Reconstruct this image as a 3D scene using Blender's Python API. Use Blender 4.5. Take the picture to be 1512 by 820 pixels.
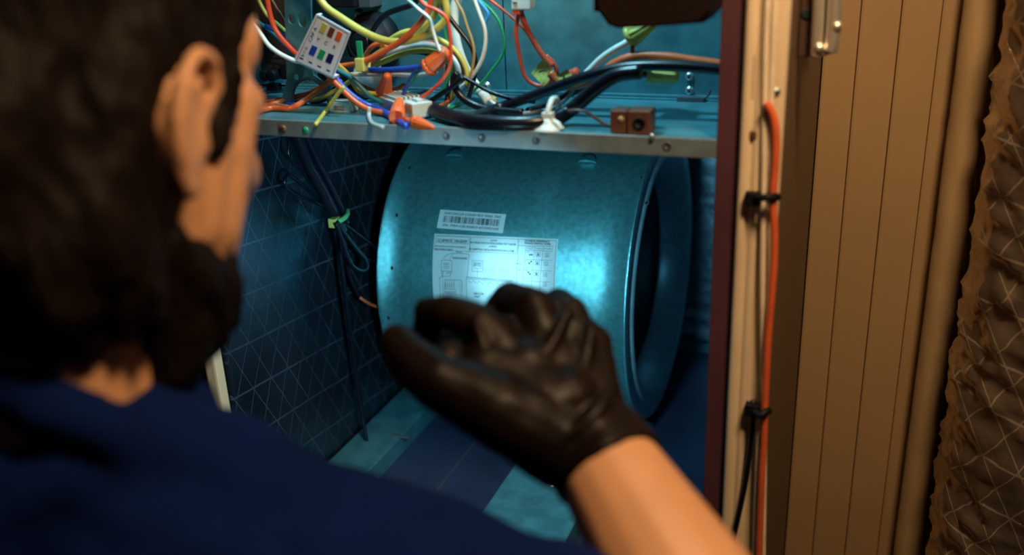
import bpy, bmesh, math, random
from mathutils import Vector, Matrix, noise
random.seed(7)
for o in list(bpy.data.objects): bpy.data.objects.remove(o)
SC = bpy.context.scene
COL = SC.collection
S = 0.85                                    # cabinet units -> metres
# ------------------------------------------------------------------ camera
PITCH, YAW, ROLL = 0.37198757, 0.38869782, -0.04403533
CAM = Vector((0.14136025, -0.846327, 0.20248245)) * S
cy, sy, cp, sp = math.cos(YAW), math.sin(YAW), math.cos(PITCH), math.sin(PITCH)
FWD = Vector((-sy*cp, cy*cp, -sp)); _r = Vector((cy, sy, 0)); _u = _r.cross(FWD)
RT = math.cos(ROLL)*_r + math.sin(ROLL)*_u
UP = -math.sin(ROLL)*_r + math.cos(ROLL)*_u
FPX = 1400.0
cd = bpy.data.cameras.new('camera'); cam = bpy.data.objects.new('camera', cd); COL.objects.link(cam)
M = Matrix((RT, UP, -FWD)).transposed().to_4x4(); M.translation = CAM
cam.matrix_world = M
cd.sensor_width = 36; cd.lens = 36*FPX/1512; cd.clip_start = 0.01
cd.dof.use_dof = True; cd.dof.focus_distance = 1.0; cd.dof.aperture_fstop = 3.0
SC.camera = cam
# ------------------------------------------------------------------ world, lights, exposure
SC.view_settings.view_transform = 'Standard'; SC.view_settings.look = 'None'
SC.view_settings.exposure = 0.0; SC.view_settings.gamma = 1.0
w = bpy.data.worlds.new('world'); SC.world = w; w.use_nodes = True
w.node_tree.nodes['Background'].inputs[0].default_value = (0.5, 0.42, 0.48, 1)
w.node_tree.nodes['Background'].inputs[1].default_value = 0.006

def aim(o, tgt): o.rotation_euler = (Vector(tgt)-o.location).to_track_quat('-Z', 'Y').to_euler()
def area(name, loc, tgt, size, power, color):
    l = bpy.data.lights.new(name, 'AREA'); l.size = size; l.energy = power; l.color = color
    o = bpy.data.objects.new(name, l); COL.objects.link(o); o.location = Vector(loc)*S; aim(o, Vector(tgt)*S); return o
def spot(name, loc, tgt, ang, blend, power, color, rad):
    l = bpy.data.lights.new(name, 'SPOT'); l.energy = power; l.color = color
    l.spot_size = math.radians(ang); l.spot_blend = blend; l.shadow_soft_size = rad
    o = bpy.data.objects.new(name, l); COL.objects.link(o); o.location = loc; aim(o, tgt); return o
COOL = (0.40, 0.85, 1.0)
WARM = (1.0, 0.66, 0.36)
spot('inspection_light', Vector((-0.24, 0.02, 0.46))*S, Vector((-0.22, 0.15, 0.0))*S, 92, .35, 9.0, COOL, .03)      # cool work light up in the control compartment
area('hall_lamp', (0.30, -0.44, 0.78), (0.10, 0.0, -0.15), 0.14, 9.0, WARM)              # warm lamp of the utility room

# ------------------------------------------------------------------ helpers
def at(px, py, ax, val):                    # the point of the plane axis=val that a pixel of the photograph sees
    d = FWD + RT*(px-756)/FPX - UP*(py-410)/FPX
    return CAM + d*((val*S-CAM[ax])/d[ax])
def dep(px, py, m):                         # the point a pixel sees at m metres of depth
    return CAM + (FWD + RT*(px-756)/FPX - UP*(py-410)/FPX)*m
def V(x, y, z): return Vector((x, y, z))*S
ROOTS = {}
def thing(name, label, cat, loc, group=None, kind=None):
    o = bpy.data.objects.new(name, None); COL.objects.link(o); o.location = loc; o.empty_display_size = .02
    if label: o['label'] = label
    if cat: o['category'] = cat
    if group: o['group'] = group
    if kind: o['kind'] = kind
    ROOTS[o] = Vector(loc); return o
def mk(name, vs, fs, mat, parent=None, smooth=False, label=None, cat=None, group=None, kind=None):
    vs = [Vector(v) for v in vs]
    if parent: org = ROOTS.get(parent, Vector((0, 0, 0)))
    else:
        n = len(vs); org = Vector((sum(v.x for v in vs)/n, sum(v.y for v in vs)/n, min(v.z for v in vs)))
    me = bpy.data.meshes.new(name); me.from_pydata([v-org for v in vs], [], fs)
    for m_ in (mat if isinstance(mat, (list, tuple)) else [mat]): me.materials.append(m_)
    if smooth: me.polygons.foreach_set('use_smooth', [True]*len(me.polygons))
    me.update()
    o = bpy.data.objects.new(name, me); COL.objects.link(o)
    if parent:
        o.parent = parent; ROOTS[o] = org
    else:
        o.location = org; ROOTS[o] = org
    if label: o['label'] = label
    if cat: o['category'] = cat
    if group: o['group'] = group
    if kind: o['kind'] = kind
    return o
class MB:                                   # collects shapes into one mesh
    def __init__(s): s.v = []; s.f = []
    def add(s, vs, fs):
        b = len(s.v); s.v += [Vector(v) for v in vs]; s.f += [tuple(i+b for i in f) for f in fs]; return s
    def box(s, a, b, bev=0.0, mat=None):    # metres
        bm = bmesh.new(); bmesh.ops.create_cube(bm, size=1)
        a = Vector(a); b = Vector(b); c = (a+b)/2; d = b-a
        for v in bm.verts: v.co = Vector((v.co.x*d.x, v.co.y*d.y, v.co.z*d.z))
        if bev: bmesh.ops.bevel(bm, geom=bm.edges[:], offset=bev, segments=2, affect='EDGES', profile=.6)
        for v in bm.verts: v.co = (mat @ v.co if mat else v.co)+c
        bm.verts.index_update()
        s.add([v.co.copy() for v in bm.verts], [tuple(v.index for v in f.verts) for f in bm.faces]); bm.free(); return s
    def ubox(s, a, b, bev=0.0): return s.box(Vector(a)*S, Vector(b)*S, bev*S)
    def tube(s, pts, r, sides=8, seg=6, taper=None, spl=True):
        pts = [Vector(p) for p in pts]
        if spl and len(pts) > 2:
            q = [pts[0]*2-pts[1]]+pts+[pts[-1]*2-pts[-2]]; out = []
            for i in range(1, len(q)-2):
                for k in range(seg):
                    t = k/seg; a, b, c, d = q[i-1], q[i], q[i+1], q[i+2]
                    out.append(.5*((2*b)+(c-a)*t+(2*a-5*b+4*c-d)*t*t+(3*b-a-3*c+d)*t**3))
            out.append(pts[-1]); pts = out
        n = len(pts); base = len(s.v); nrm = None
        for i, p in enumerate(pts):
            t = (pts[min(i+1, n-1)]-pts[max(i-1, 0)]).normalized()
            if nrm is None: nrm = t.orthogonal().normalized()
            nrm = (nrm-t*nrm.dot(t)).normalized(); bn = t.cross(nrm)
            rr = r(i/(n-1)) if callable(r) else r
            for k in range(sides):
                a = 2*math.pi*k/sides; s.v.append(p+(nrm*math.cos(a)+bn*math.sin(a))*rr)
        for i in range(n-1):
            for k in range(sides):
                k2 = (k+1) % sides
                s.f.append((base+i*sides+k, base+i*sides+k2, base+(i+1)*sides+k2, base+(i+1)*sides+k))
        s.f.append(tuple(base+k for k in reversed(range(sides)))); s.f.append(tuple(base+(n-1)*sides+k for k in range(sides)))
        return s
    def lathe(s, p0, axis, prof, sides=24, flute=0, nfl=0, closed=True):   # prof: (distance along axis, radius) metres
        ax = Vector(axis).normalized(); a = ax.orthogonal().normalized(); b = ax.cross(a); base = len(s.v); n = len(prof)
        for (h, r) in prof:
            for k in range(sides):
                th = 2*math.pi*k/sides; rr = r*(1+flute*math.cos(nfl*th)) if nfl else r
                s.v.append(Vector(p0)+ax*h+(a*math.cos(th)+b*math.sin(th))*rr)
        for i in range(n-1):
            for k in range(sides):
                k2 = (k+1) % sides
                s.f.append((base+i*sides+k, base+i*sides+k2, base+(i+1)*sides+k2, base+(i+1)*sides+k))
        if closed:
            s.f.append(tuple(base+k for k in reversed(range(sides)))); s.f.append(tuple(base+(n-1)*sides+k for k in range(sides)))
        return s
    def ball(s, c, rad, rot=None, seg=16, rings=10):
        rad = Vector(rad) if not isinstance(rad, (int, float)) else Vector((rad,)*3); base = len(s.v)
        vs = []; fs = []
        for i in range(rings+1):
            ph = math.pi*i/rings
            for k in range(seg):
                th = 2*math.pi*k/seg; v = Vector((math.sin(ph)*math.cos(th)*rad.x, math.sin(ph)*math.sin(th)*rad.y, math.cos(ph)*rad.z))
                vs.append(Vector(c)+(rot @ v if rot else v))
        for i in range(rings):
            for k in range(seg):
                k2 = (k+1) % seg; fs.append((i*seg+k, (i+1)*seg+k, (i+1)*seg+k2, i*seg+k2))
        return s.add(vs, fs)
    def cap(s, a, b, ra, rb, seg=14):       # tapered capsule
        a = Vector(a); b = Vector(b); s.tube([a, b], lambda t: ra+(rb-ra)*t, sides=seg, spl=False)
        s.ball(a, ra, seg=seg, rings=8); s.ball(b, rb, seg=seg, rings=8); return s
    def build(s, name, mat, parent=None, smooth=False, **k): return mk(name, s.v, s.f, mat, parent, smooth, **k)
    def remesh(s, name, mat, voxel, parent=None, smooth_it=6, disp=None, **k):
        me = bpy.data.meshes.new('t'); me.from_pydata([tuple(v) for v in s.v], [], s.f); o = bpy.data.objects.new('t', me); COL.objects.link(o)
        m = o.modifiers.new('r', 'REMESH'); m.mode = 'VOXEL'; m.voxel_size = voxel
        m = o.modifiers.new('s', 'SMOOTH'); m.factor = .5; m.iterations = smooth_it
        dg = bpy.context.evaluated_depsgraph_get(); ev = o.evaluated_get(dg); m2 = bpy.data.meshes.new_from_object(ev)
        vs = [v.co.copy() for v in m2.vertices]; fs = [tuple(p.vertices) for p in m2.polygons]
        if disp:
            ns = [v.normal.copy() for v in m2.vertices]; vs = [v+n*disp(v) for v, n in zip(vs, ns)]
        bpy.data.objects.remove(o); bpy.data.meshes.remove(m2)
        return mk(name, vs, fs, mat, parent, True, **k)
def plate(name, outline, holes, thick, frame, mat, parent, **k):
    """flat plate with holes: outline and holes in plate coordinates, frame maps (u,v,w) to the world"""
    cu = bpy.data.curves.new('t', 'CURVE'); cu.dimensions = '2D'; cu.fill_mode = 'BOTH'; cu.extrude = thick/2
    for poly in [outline]+holes:
        sp_ = cu.splines.new('POLY'); sp_.points.add(len(poly)-1); sp_.use_cyclic_u = True
        for p_, q in zip(sp_.points, poly): p_.co = (q[0], q[1], 0, 1)
    o = bpy.data.objects.new('t', cu); COL.objects.link(o)
    me = bpy.data.meshes.new_from_object(o.evaluated_get(bpy.context.evaluated_depsgraph_get()))
    vs = [frame(*v.co) for v in me.vertices]; fs = [tuple(p.vertices) for p in me.polygons]
    bpy.data.objects.remove(o); bpy.data.meshes.remove(me); bpy.data.curves.remove(cu)
    return mk(name, vs, fs, mat, parent, **k)
def circ(cx, cy_, rx, ry=None, n=20): return [(cx+rx*math.cos(2*math.pi*i/n), cy_+(ry or rx)*math.sin(2*math.pi*i/n)) for i in range(n)]
_txt = {}
def text2d(t):                              # unit-high text as flat triangles
    if t in _txt: return _txt[t]
    cu = bpy.data.curves.new('t', 'FONT'); cu.body = t; cu.size = 1; cu.resolution_u = 2
    o = bpy.data.objects.new('t', cu); COL.objects.link(o)
    me = bpy.data.meshes.new_from_object(o.evaluated_get(bpy.context.evaluated_depsgraph_get()))
    r = ([(v.co.x, v.co.y) for v in me.vertices], [tuple(p.vertices) for p in me.polygons])
    bpy.data.objects.remove(o); bpy.data.meshes.remove(me); bpy.data.curves.remove(cu); _txt[t] = r; return r

# ------------------------------------------------------------------ materials
def mat(name, col, rough=.5, metal=0.0, var=0.0, vscale=30, bump=0.0, bscale=200, spec=.5, coat=0, emit=None, estr=0, col2=None, alpha=None, trans=0, stretch=None):
    m = bpy.data.materials.new(name); m.use_nodes = True; nt = m.node_tree; b = nt.nodes['Principled BSDF']
    b.inputs['Base Color'].default_value = (*col, 1); b.inputs['Roughness'].default_value = rough; b.inputs['Metallic'].default_value = metal
    b.inputs['Specular IOR Level'].default_value = spec; b.inputs['Coat Weight'].default_value = coat
    if trans: b.inputs['Transmission Weight'].default_value = trans
    if alpha is not None: b.inputs['Alpha'].default_value = alpha
    if emit: b.inputs['Emission Color'].default_value = (*emit, 1); b.inputs['Emission Strength'].default_value = estr
    tc = nt.nodes.new('ShaderNodeTexCoord'); co = tc.outputs['Object']
    if stretch:
        mp = nt.nodes.new('ShaderNodeMapping'); mp.inputs['Scale'].default_value = stretch; nt.links.new(co, mp.inputs[0]); co = mp.outputs[0]
    if var or col2:
        n = nt.nodes.new('ShaderNodeTexNoise'); n.inputs['Scale'].default_value = vscale; n.inputs['Detail'].default_value = 6; nt.links.new(co, n.inputs['Vector'])
        rp = nt.nodes.new('ShaderNodeValToRGB'); c2 = col2 or tuple(c*(1-var) for c in col); c1 = col if col2 else tuple(min(1, c*(1+var*.6)) for c in col)
        rp.color_ramp.elements[0].color = (*c2, 1); rp.color_ramp.elements[1].color = (*c1, 1)
        rp.color_ramp.elements[0].position = .35; rp.color_ramp.elements[1].position = .65
        nt.links.new(n.outputs['Fac'], rp.inputs[0]); nt.links.new(rp.outputs[0], b.inputs['Base Color'])
    if bump:
        n = nt.nodes.new('ShaderNodeTexNoise'); n.inputs['Scale'].default_value = bscale; n.inputs['Detail'].default_value = 4; nt.links.new(co, n.inputs['Vector'])
        bp = nt.nodes.new('ShaderNodeBump'); bp.inputs['Strength'].default_value = bump; bp.inputs['Distance'].default_value = .002
        nt.links.new(n.outputs['Fac'], bp.inputs['Height']); nt.links.new(bp.outputs[0], b.inputs['Normal'])
    return m
def foil(name, col, rough, plane, pitch, wrinkle, wscale, sb=.6, tb=.45):
    """metal foil facing with a scrim of reinforcing threads: one straight family and two slanting ones"""
    m = mat(name, col, rough, .85, var=.35, vscale=8); nt = m.node_tree; b = nt.nodes['Principled BSDF']
    tc = nt.nodes.new('ShaderNodeTexCoord'); sx = nt.nodes.new('ShaderNodeSeparateXYZ'); nt.links.new(tc.outputs['Object'], sx.inputs[0])
    u, v = sx.outputs[plane[0]], sx.outputs[plane[1]]
    def mth(op, a, c):
        n = nt.nodes.new('ShaderNodeMath'); n.operation = op
        for i, x in enumerate((a, c)):
            if isinstance(x, (int, float)): n.inputs[i].default_value = x
            else: nt.links.new(x, n.inputs[i])
        return n.outputs[0]
    tot = None
    for (ku, kv) in ((.12, 1.0), (1.7, .9), (1.7, -.9)):
        f = mth('ADD', mth('MULTIPLY', u, ku/pitch), mth('MULTIPLY', v, kv/pitch))
        fr = mth('ABSOLUTE', mth('SUBTRACT', mth('FRACT', f, 0.0), .5), 0.0)
        ln = mth('GREATER_THAN', fr, .478)
        tot = ln if tot is None else mth('MAXIMUM', tot, ln)
    n = nt.nodes.new('ShaderNodeTexNoise'); n.inputs['Scale'].default_value = wscale; n.inputs['Detail'].default_value = 5; n.inputs['Roughness'].default_value = .6
    nt.links.new(tc.outputs['Object'], n.inputs['Vector'])
    src = b.inputs['Base Color'].links[0].from_socket; mx = nt.nodes.new('ShaderNodeMix'); mx.data_type = 'RGBA'
    nt.links.new(src, mx.inputs[6]); mx.inputs[7].default_value = (*[min(1, c*4) for c in col], 1); n2 = nt.nodes.new('ShaderNodeTexNoise'); n2.inputs['Scale'].default_value = 9; n2.inputs['Detail'].default_value = 3; nt.links.new(tc.outputs['Object'], n2.inputs['Vector'])
    patchy = mth('MAXIMUM', mth('SUBTRACT', mth('MULTIPLY', n2.outputs['Fac'], 3.2), 1.25), 0.0)  # noise makes the threads paler in some patches
    nt.links.new(mth('MINIMUM', mth('MULTIPLY', mth('MULTIPLY', tot, tb), patchy), 1.0), mx.inputs[0]); nt.links.new(mx.outputs[2], b.inputs['Base Color'])
    nt.links.new(mth('SUBTRACT', .85, mth('MULTIPLY', tot, .3)), b.inputs['Metallic'])
    h = mth('ADD', mth('MULTIPLY', tot, sb), mth('MULTIPLY', n.outputs['Fac'], wrinkle))
    bp = nt.nodes.new('ShaderNodeBump'); bp.inputs['Strength'].default_value = .9; bp.inputs['Distance'].default_value = .0022
    nt.links.new(h, bp.inputs['Height']); nt.links.new(bp.outputs[0], b.inputs['Normal'])
    return m
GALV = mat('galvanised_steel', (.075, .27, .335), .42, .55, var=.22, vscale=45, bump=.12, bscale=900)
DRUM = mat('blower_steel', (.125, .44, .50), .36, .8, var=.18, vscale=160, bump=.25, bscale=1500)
DARKGALV = mat('dull_steel', (.10, .12, .14), .5, .6, var=.2, vscale=40)
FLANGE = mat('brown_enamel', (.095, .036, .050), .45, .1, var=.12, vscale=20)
BEIGE = mat('beige_enamel', (.70, .56, .38), .45, 0, var=.06, vscale=15)
WALLM = mat('tan_wall_paint', (.36, .235, .115), .55, 0, var=.06, vscale=6)
TRIMM = mat('grey_tan_paint', (.30, .20, .11), .6, 0, var=.06, vscale=6)
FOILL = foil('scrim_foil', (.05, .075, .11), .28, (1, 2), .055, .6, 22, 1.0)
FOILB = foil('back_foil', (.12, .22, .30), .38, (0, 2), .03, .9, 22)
FOILD = foil('duct_foil', (.55, .44, .34), .23, (0, 2), .05, .7, 34, .12, .10)
WRAP = mat('pipe_wrap', (.42, .29, .15), .5, .1, var=.1, vscale=12, bump=.25, bscale=25)
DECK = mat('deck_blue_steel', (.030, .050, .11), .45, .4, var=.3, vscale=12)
CHROME = mat('chrome', (.95, .88, .78), .38, .85)
SCREW = mat('zinc_screw', (.42, .54, .58), .36, .9)
BLACK = mat('black_plastic', (.005, .006, .010), .55, 0, spec=.18, bump=.1, bscale=300)
BLACKW = mat('black_vinyl', (.004, .005, .012), .30, spec=.4)
PAPER = mat('label_paper', (.38, .49, .53), .6)
INK = mat('black_ink', (.006, .016, .022), .6)
def vinyl(n, c, r=.38): return mat(n, c, r, var=.12, vscale=60)
YEL = vinyl('yellow_vinyl', (.50, .47, .10)); ORG = vinyl('orange_vinyl', (.62, .12, .035)); RED = vinyl('red_vinyl', (.72, .085, .04))
BRN = vinyl('brown_vinyl', (.14, .045, .025)); WHT = vinyl('white_vinyl', (.70, .76, .74)); BLU = vinyl('blue_vinyl', (.012, .06, .42))
NAVY = vinyl('navy_vinyl', (.008, .012, .12)); SKY = vinyl('light_blue_vinyl', (.03, .30, .75)); GRN = vinyl('green_vinyl', (.01, .28, .12))
TEAL = vinyl('teal_vinyl', (.02, .20, .23)); TAN = vinyl('tan_vinyl', (.40, .27, .12)); GRY = vinyl('grey_vinyl', (.22, .24, .25)); CABLE = vinyl('beige_sheath', (.80, .68, .50))
ONUT = mat('orange_nut_plastic', (.72, .13, .03), .42); YNUT = mat('yellow_nut_plastic', (.52, .52, .13), .42); YTAPE = mat('yellow_flag_tape', (.50, .50, .12), .5)
OCABLE = vinyl('orange_cable_sheath', (.68, .12, .04))
NYLON = mat('white_nylon', (.52, .62, .63), .4); CLEAR = mat('clear_nylon', (.55, .66, .68), .25, trans=.3)
PCB = mat('brown_circuit_board', (.045, .020, .018), .5, var=.15, vscale=30); SILK = mat('dark_silkscreen', (.012, .008, .008), .6)
TERM = mat('brown_bakelite', (.10, .040, .020), .5)
SKIN = mat('skin', (.56, .285, .145), .5, var=.08, vscale=25, bump=.05, bscale=180)
HAIR = mat('dark_brown_hair', (.0055, .0022, .0014), .65, spec=.15, var=.5, vscale=60, bump=.7, bscale=50, stretch=(6, 6, 1))
SHIRT = mat('navy_shirt_cotton', (.0016, .009, .064), .95, var=.25, vscale=9, bump=.2, bscale=120, spec=.08)
TROUS = mat('charcoal_trousers', (.02, .02, .025), .9, var=.2)
GLOVE = mat('black_nitrile', (.006, .0028, .0022), .45, var=.3, vscale=40, bump=.3, bscale=45, spec=.17)
SHOE = mat('black_leather', (.012, .01, .01), .4); EYE = mat('eye_white', (.7, .66, .6), .2)
FLOOR = mat('concrete_floor', (.14, .10, .07), .8, var=.2, vscale=5)

# ------------------------------------------------------------------ structure of the room
ZF = -1.706                                # floor, cabinet units
MB().ubox((-2.2, -2.2, ZF-.05), (1.6, 1.2, ZF)).build('floor', FLOOR, kind='structure')
MB().ubox((-2.2, .46, ZF), (-.66, .50, 1.5)).build('wall_back', TRIMM, kind='structure')
wall = MB().ubox((.058, .46, ZF), (1.6, .50, 1.5)).build('wall_back', TRIMM, kind='structure')
edges = [.0570, .0975, .1435, .1885, .2150, .2600, .306, .352, .40, .45, .50, .55, .60]
for i, (a, b) in enumerate(zip(edges[:-1], edges[1:])):
    proud = .012 if i not in (3,) else .0
    MB().ubox((a+.0002, .43-proud, ZF), (b-.0002, .461, 1.5), .0035).build('wall_panel', WALLM, wall)
# ------------------------------------------------------------------ cabinet
CAB = thing('air_handler_cabinet', 'open sheet-metal air handler cabinet with a foil-lined blower bay and a shelf', 'cabinet', V(-.3, .38, ZF))
TOP = .80; D = .80
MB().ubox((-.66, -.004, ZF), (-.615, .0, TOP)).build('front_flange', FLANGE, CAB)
MB().ubox((-.617, -.012, ZF), (-.600, .004, TOP), .003).build('jamb', BEIGE, CAB)
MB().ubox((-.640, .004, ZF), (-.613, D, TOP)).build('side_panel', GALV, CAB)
MB().ubox((.028, .0, ZF), (.056, .43, TOP), .002).build('side_panel', mat('brown_cabinet_enamel', (.125, .078, .042), .5, var=.06, vscale=8), CAB)
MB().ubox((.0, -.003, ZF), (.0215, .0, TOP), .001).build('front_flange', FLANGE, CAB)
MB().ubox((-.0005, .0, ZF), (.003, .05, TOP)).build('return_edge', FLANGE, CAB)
jm = MB()
prof = [(.0208, -.002), (.0212, -.010), (.0240, -.0132), (.0285, -.012), (.0300, -.0085), (.0315, -.0075), (.0335, -.0095), (.0365, -.0105), (.0395, -.0085),
        (.0405, -.0045), (.0440, -.0035), (.0500, -.0035), (.0560, -.0030), (.0570, .003)]
n = len(prof)
jm.add([V(x, y, z) for z in (ZF, TOP) for x, y in prof], [(i, i+1, n+i+1, n+i) for i in range(n-1)]).build('jamb', BEIGE, CAB, smooth=True)
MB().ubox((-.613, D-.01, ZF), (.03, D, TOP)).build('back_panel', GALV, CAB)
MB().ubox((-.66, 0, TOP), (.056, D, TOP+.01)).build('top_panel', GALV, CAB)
# foil liners: gently dented sheets with their own thickness
def liner(name, m, o, du, dv, nrm, nu, nv, amp, th, edge=0, fr=4.0):
    vs = []; fs = []
    o, du, dv, nrm = (Vector(a)*S for a in (o, du, dv, nrm)); nn = nrm.normalized()
    for k in range(2):
        for i in range(nu+1):
            for j in range(nv+1):
                p = o+du*(i/nu)+dv*(j/nv); d = noise.fractal(p*fr/S, .9, 2.1, 4)*amp*S
                if edge: d += edge*S*abs(noise.noise(Vector((3.1, p.y*30/S, p.z*62/S))))
                vs.append(p+nn*(d if k == 0 else -th*S))
    W = nv+1; B = (nu+1)*W
    for i in range(nu):
        for j in range(nv):
            fs.append((i*W+j, (i+1)*W+j, (i+1)*W+j+1, i*W+j+1)); fs.append((B+i*W+j, B+i*W+j+1, B+(i+1)*W+j+1, B+(i+1)*W+j))
    for i in range(nu): fs.append((i*W, B+i*W, B+(i+1)*W, (i+1)*W)); fs.append((i*W+nv, (i+1)*W+nv, B+(i+1)*W+nv, B+i*W+nv))
    for j in range(nv): fs.append((j, j+1, B+j+1, B+j)); fs.append((nu*W+j, B+nu*W+j, B+nu*W+j+1, nu*W+j+1))
    return mk(name, vs, fs, m, CAB, True)
liner('foil_liner', FOILL, (-.602, .012, -.575), (0, D-.03, 0), (0, 0, .56), (1, 0, 0), 90, 70, .0035, .008)
liner('foil_liner', FOILB, (-.598, D-.022, -.575), (.60, 0, 0), (0, 0, .56), (0, -1, 0), 70, 70, .006, .006, .004)
liner('foil_liner', FOILB, (.004, .004, -.575), (0, D-.03, 0), (0, 0, .56), (-1, 0, 0), 60, 90, .002, .006, .007)
# blower deck: recessed floor and two mounting rails
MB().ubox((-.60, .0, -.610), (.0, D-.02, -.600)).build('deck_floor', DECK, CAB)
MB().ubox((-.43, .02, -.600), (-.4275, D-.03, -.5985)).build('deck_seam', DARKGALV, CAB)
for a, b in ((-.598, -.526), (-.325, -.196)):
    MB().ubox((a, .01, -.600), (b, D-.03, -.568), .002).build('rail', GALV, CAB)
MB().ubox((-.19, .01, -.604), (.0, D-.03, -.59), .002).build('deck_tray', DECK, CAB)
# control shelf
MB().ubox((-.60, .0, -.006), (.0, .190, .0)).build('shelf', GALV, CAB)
lip = MB().ubox((-.60, -.004, -.0165), (.0, .0005, .0012), .0008).build('shelf_lip', mat('lip_steel', (.24, .33, .37), .40, .5, var=.2, vscale=40), CAB)
sx = at(745, 60, 1, .186).x/S
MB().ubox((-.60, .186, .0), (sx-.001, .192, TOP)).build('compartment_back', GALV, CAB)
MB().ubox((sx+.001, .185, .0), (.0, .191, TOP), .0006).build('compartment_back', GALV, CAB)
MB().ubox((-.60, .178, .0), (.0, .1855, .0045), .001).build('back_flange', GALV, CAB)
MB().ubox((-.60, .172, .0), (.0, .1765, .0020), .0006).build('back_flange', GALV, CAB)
# screws (round phillips heads) share one mesh
def screw(p, nrm, r, name='screw', m=SCREW, parent=CAB):
    nrm = Vector(nrm).normalized(); mb = MB()
    mb.lathe(Vector(p)-nrm*r*.2, nrm, [(0, r*1.25), (r*.18, r*1.25), (r*.2, r), (r*.55, r*.92), (r*.8, r*.6), (r*.82, r*.42)], 14)
    o = mb.build(name, m, parent, True)
    a = nrm.orthogonal().normalized(); b = nrm.cross(a); q = MB()
    for t in (a, b):
        c = Vector(p)+nrm*r*.64; h = t*r*.42; s_ = nrm.cross(t)*r*.09; d = nrm*r*.03
        q.add([c-h-s_-d, c+h-s_-d, c+h+s_-d, c-h+s_-d, c-h-s_+d, c+h-s_+d, c+h+s_+d, c-h+s_+d], [(0, 3, 2, 1), (4, 5, 6, 7), (0, 1, 5, 4), (1, 2, 6, 5), (2, 3, 7, 6), (3, 0, 4, 7)])
    q.build('cross_slot', INK, o)
    return o
for px, py, r in ((1018, 113, .0042), (1018, 134, .0042), (718, 128, .0042), (852, 133, .0042), (530, 22, .0052), (545, 2, .005)):
    screw(at(px, py, 1, .185), (0, -1, 0), r)
screw(at(418, 190, 1, -.004), (0, -1, 0), .0040, m=TERM)
for px, py in ((660, 201), (712, 204), (792, 207), (985, 216)):
    p = at(px, py, 1, -.0042); MB().lathe(p, (0, -1, 0), [(0, .0036), (.0004, .0036), (.0005, .0026), (.0002, .0024)], 14).build('rivet', DARKGALV, CAB, True)
# little spring clip at the right end of the shelf
cb = MB(); p = at(1018, 146, 1, .172); cb.box(p+Vector((-.011, -.004, -.003)), p+Vector((.014, .004, .002)), .0006)
cb.tube([p+Vector((.013, 0, .001)), p+Vector((.017, 0, .004)), p+Vector((.019, 0, .009))], .0012, 6)
cb.build('spring_clip', DARKGALV, CAB)
p = at(590, 645, 2, -.567); MB().box(p+Vector((-.014, -.003, 0)), p+Vector((.014, .003, .002)), .0008).build('rail_clip', SCREW, CAB)
screw(at(816, 713, 2, -.567), (0, 0, 1), .006, m=SCREW)

# ------------------------------------------------------------------ blower
BY, BZ, BR, BX0, BX1 = .522, -.343, .223, -.545, -.165
BLO = thing('blower', 'round galvanised blower housing with paper labels standing on rails in the lower bay', 'blower', V((BX0+BX1)/2, BY, BZ-BR))
def cyl(x, arc, off=0.0):                   # a point of the housing skin; arc = metres-units along the curve above the foremost line
    a = arc/BR; r = BR+off; return V(x, BY-r*math.cos(a), BZ+r*math.sin(a))
vs = []; fs = []; NA = 120
wx = [BX0-.001, BX0+.0015, BX0+.004]+[BX0+.004+(BX1-BX0-.008)*i/10 for i in range(1, 10)]+[BX1-.004, BX1-.0015, BX1+.001]
wo = [.0035, .0045, .0]+[0]*9+[0, .0045, .0035]
for i in range(NA):
    for x, o_ in zip(wx, wo): vs.append(cyl(x, 2*math.pi*i/NA*BR, o_))
W = len(wx)
for i in range(NA):
    for j in range(W-1): i2 = (i+1) % NA; fs.append((i*W+j, i*W+j+1, i2*W+j+1, i2*W+j))
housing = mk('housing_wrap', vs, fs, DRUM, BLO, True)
def side(x, out):                           # pressed side plate with a deep rolled inlet
    # (radius, axial offset outwards)
    pf = [(BR+.0035, .0), (BR, .0015), (.212, .0), (.206, .0), (.203, .003), (.198, .0055), (.192, .0050), (.184, .0015), (.175, -.005), (.167, -.014), (.160, -.027), (.156, -.038), (.156, -.041), (.159, -.041)]
    vs = []; fs = []; N = 96; oy, oz = .0, .0
    for (r, a) in pf:
        for k in range(N):
            th = 2*math.pi*k/N; vs.append(V(x+out*a, BY+r*math.cos(th), BZ+r*math.sin(th)))
    for i in range(len(pf)-1):
        for k in range(N): fs.append((i*N+k, i*N+(k+1) % N, (i+1)*N+(k+1) % N, (i+1)*N+k))
    return mk('side_plate', vs, fs, SIDEM, BLO, True)
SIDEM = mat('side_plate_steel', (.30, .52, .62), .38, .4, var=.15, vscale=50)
side(BX1, 1); side(BX0, -1)
# wheel inside: two rings and forward curved blades, and the motor on the left
wh = MB()
for x in (BX0+.085, BX1-.085): wh.lathe(V(x-.004, BY, BZ), (1, 0, 0), [(0, .132*S), (0, .142*S), (.008*S, .142*S), (.008*S, .132*S), (0, .132*S)], 48, closed=False)
for k in range(36):
    t = 2*math.pi*k/36; y0, z0 = BY+.122*math.cos(t), BZ+.122*math.sin(t); y1, z1 = BY+.141*math.cos(t+.06), BZ+.141*math.sin(t+.06)
    e = .0012; c_, s_ = math.cos(t+math.pi/2)*e, math.sin(t+math.pi/2)*e
    a, b = BX0+.086, BX1-.086
    q = [(y0-c_, z0-s_), (y1-c_, z1-s_), (y1+c_, z1+s_), (y0+c_, z0+s_)]
    wh.add([V(x, y, z) for x in (a, b) for y, z in q], [(0, 1, 5, 4), (1, 2, 6, 5), (2, 3, 7, 6), (3, 0, 4, 7), (3, 2, 1, 0), (4, 5, 6, 7)])
wh.build('blower_wheel', DARKGALV, BLO)
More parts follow.
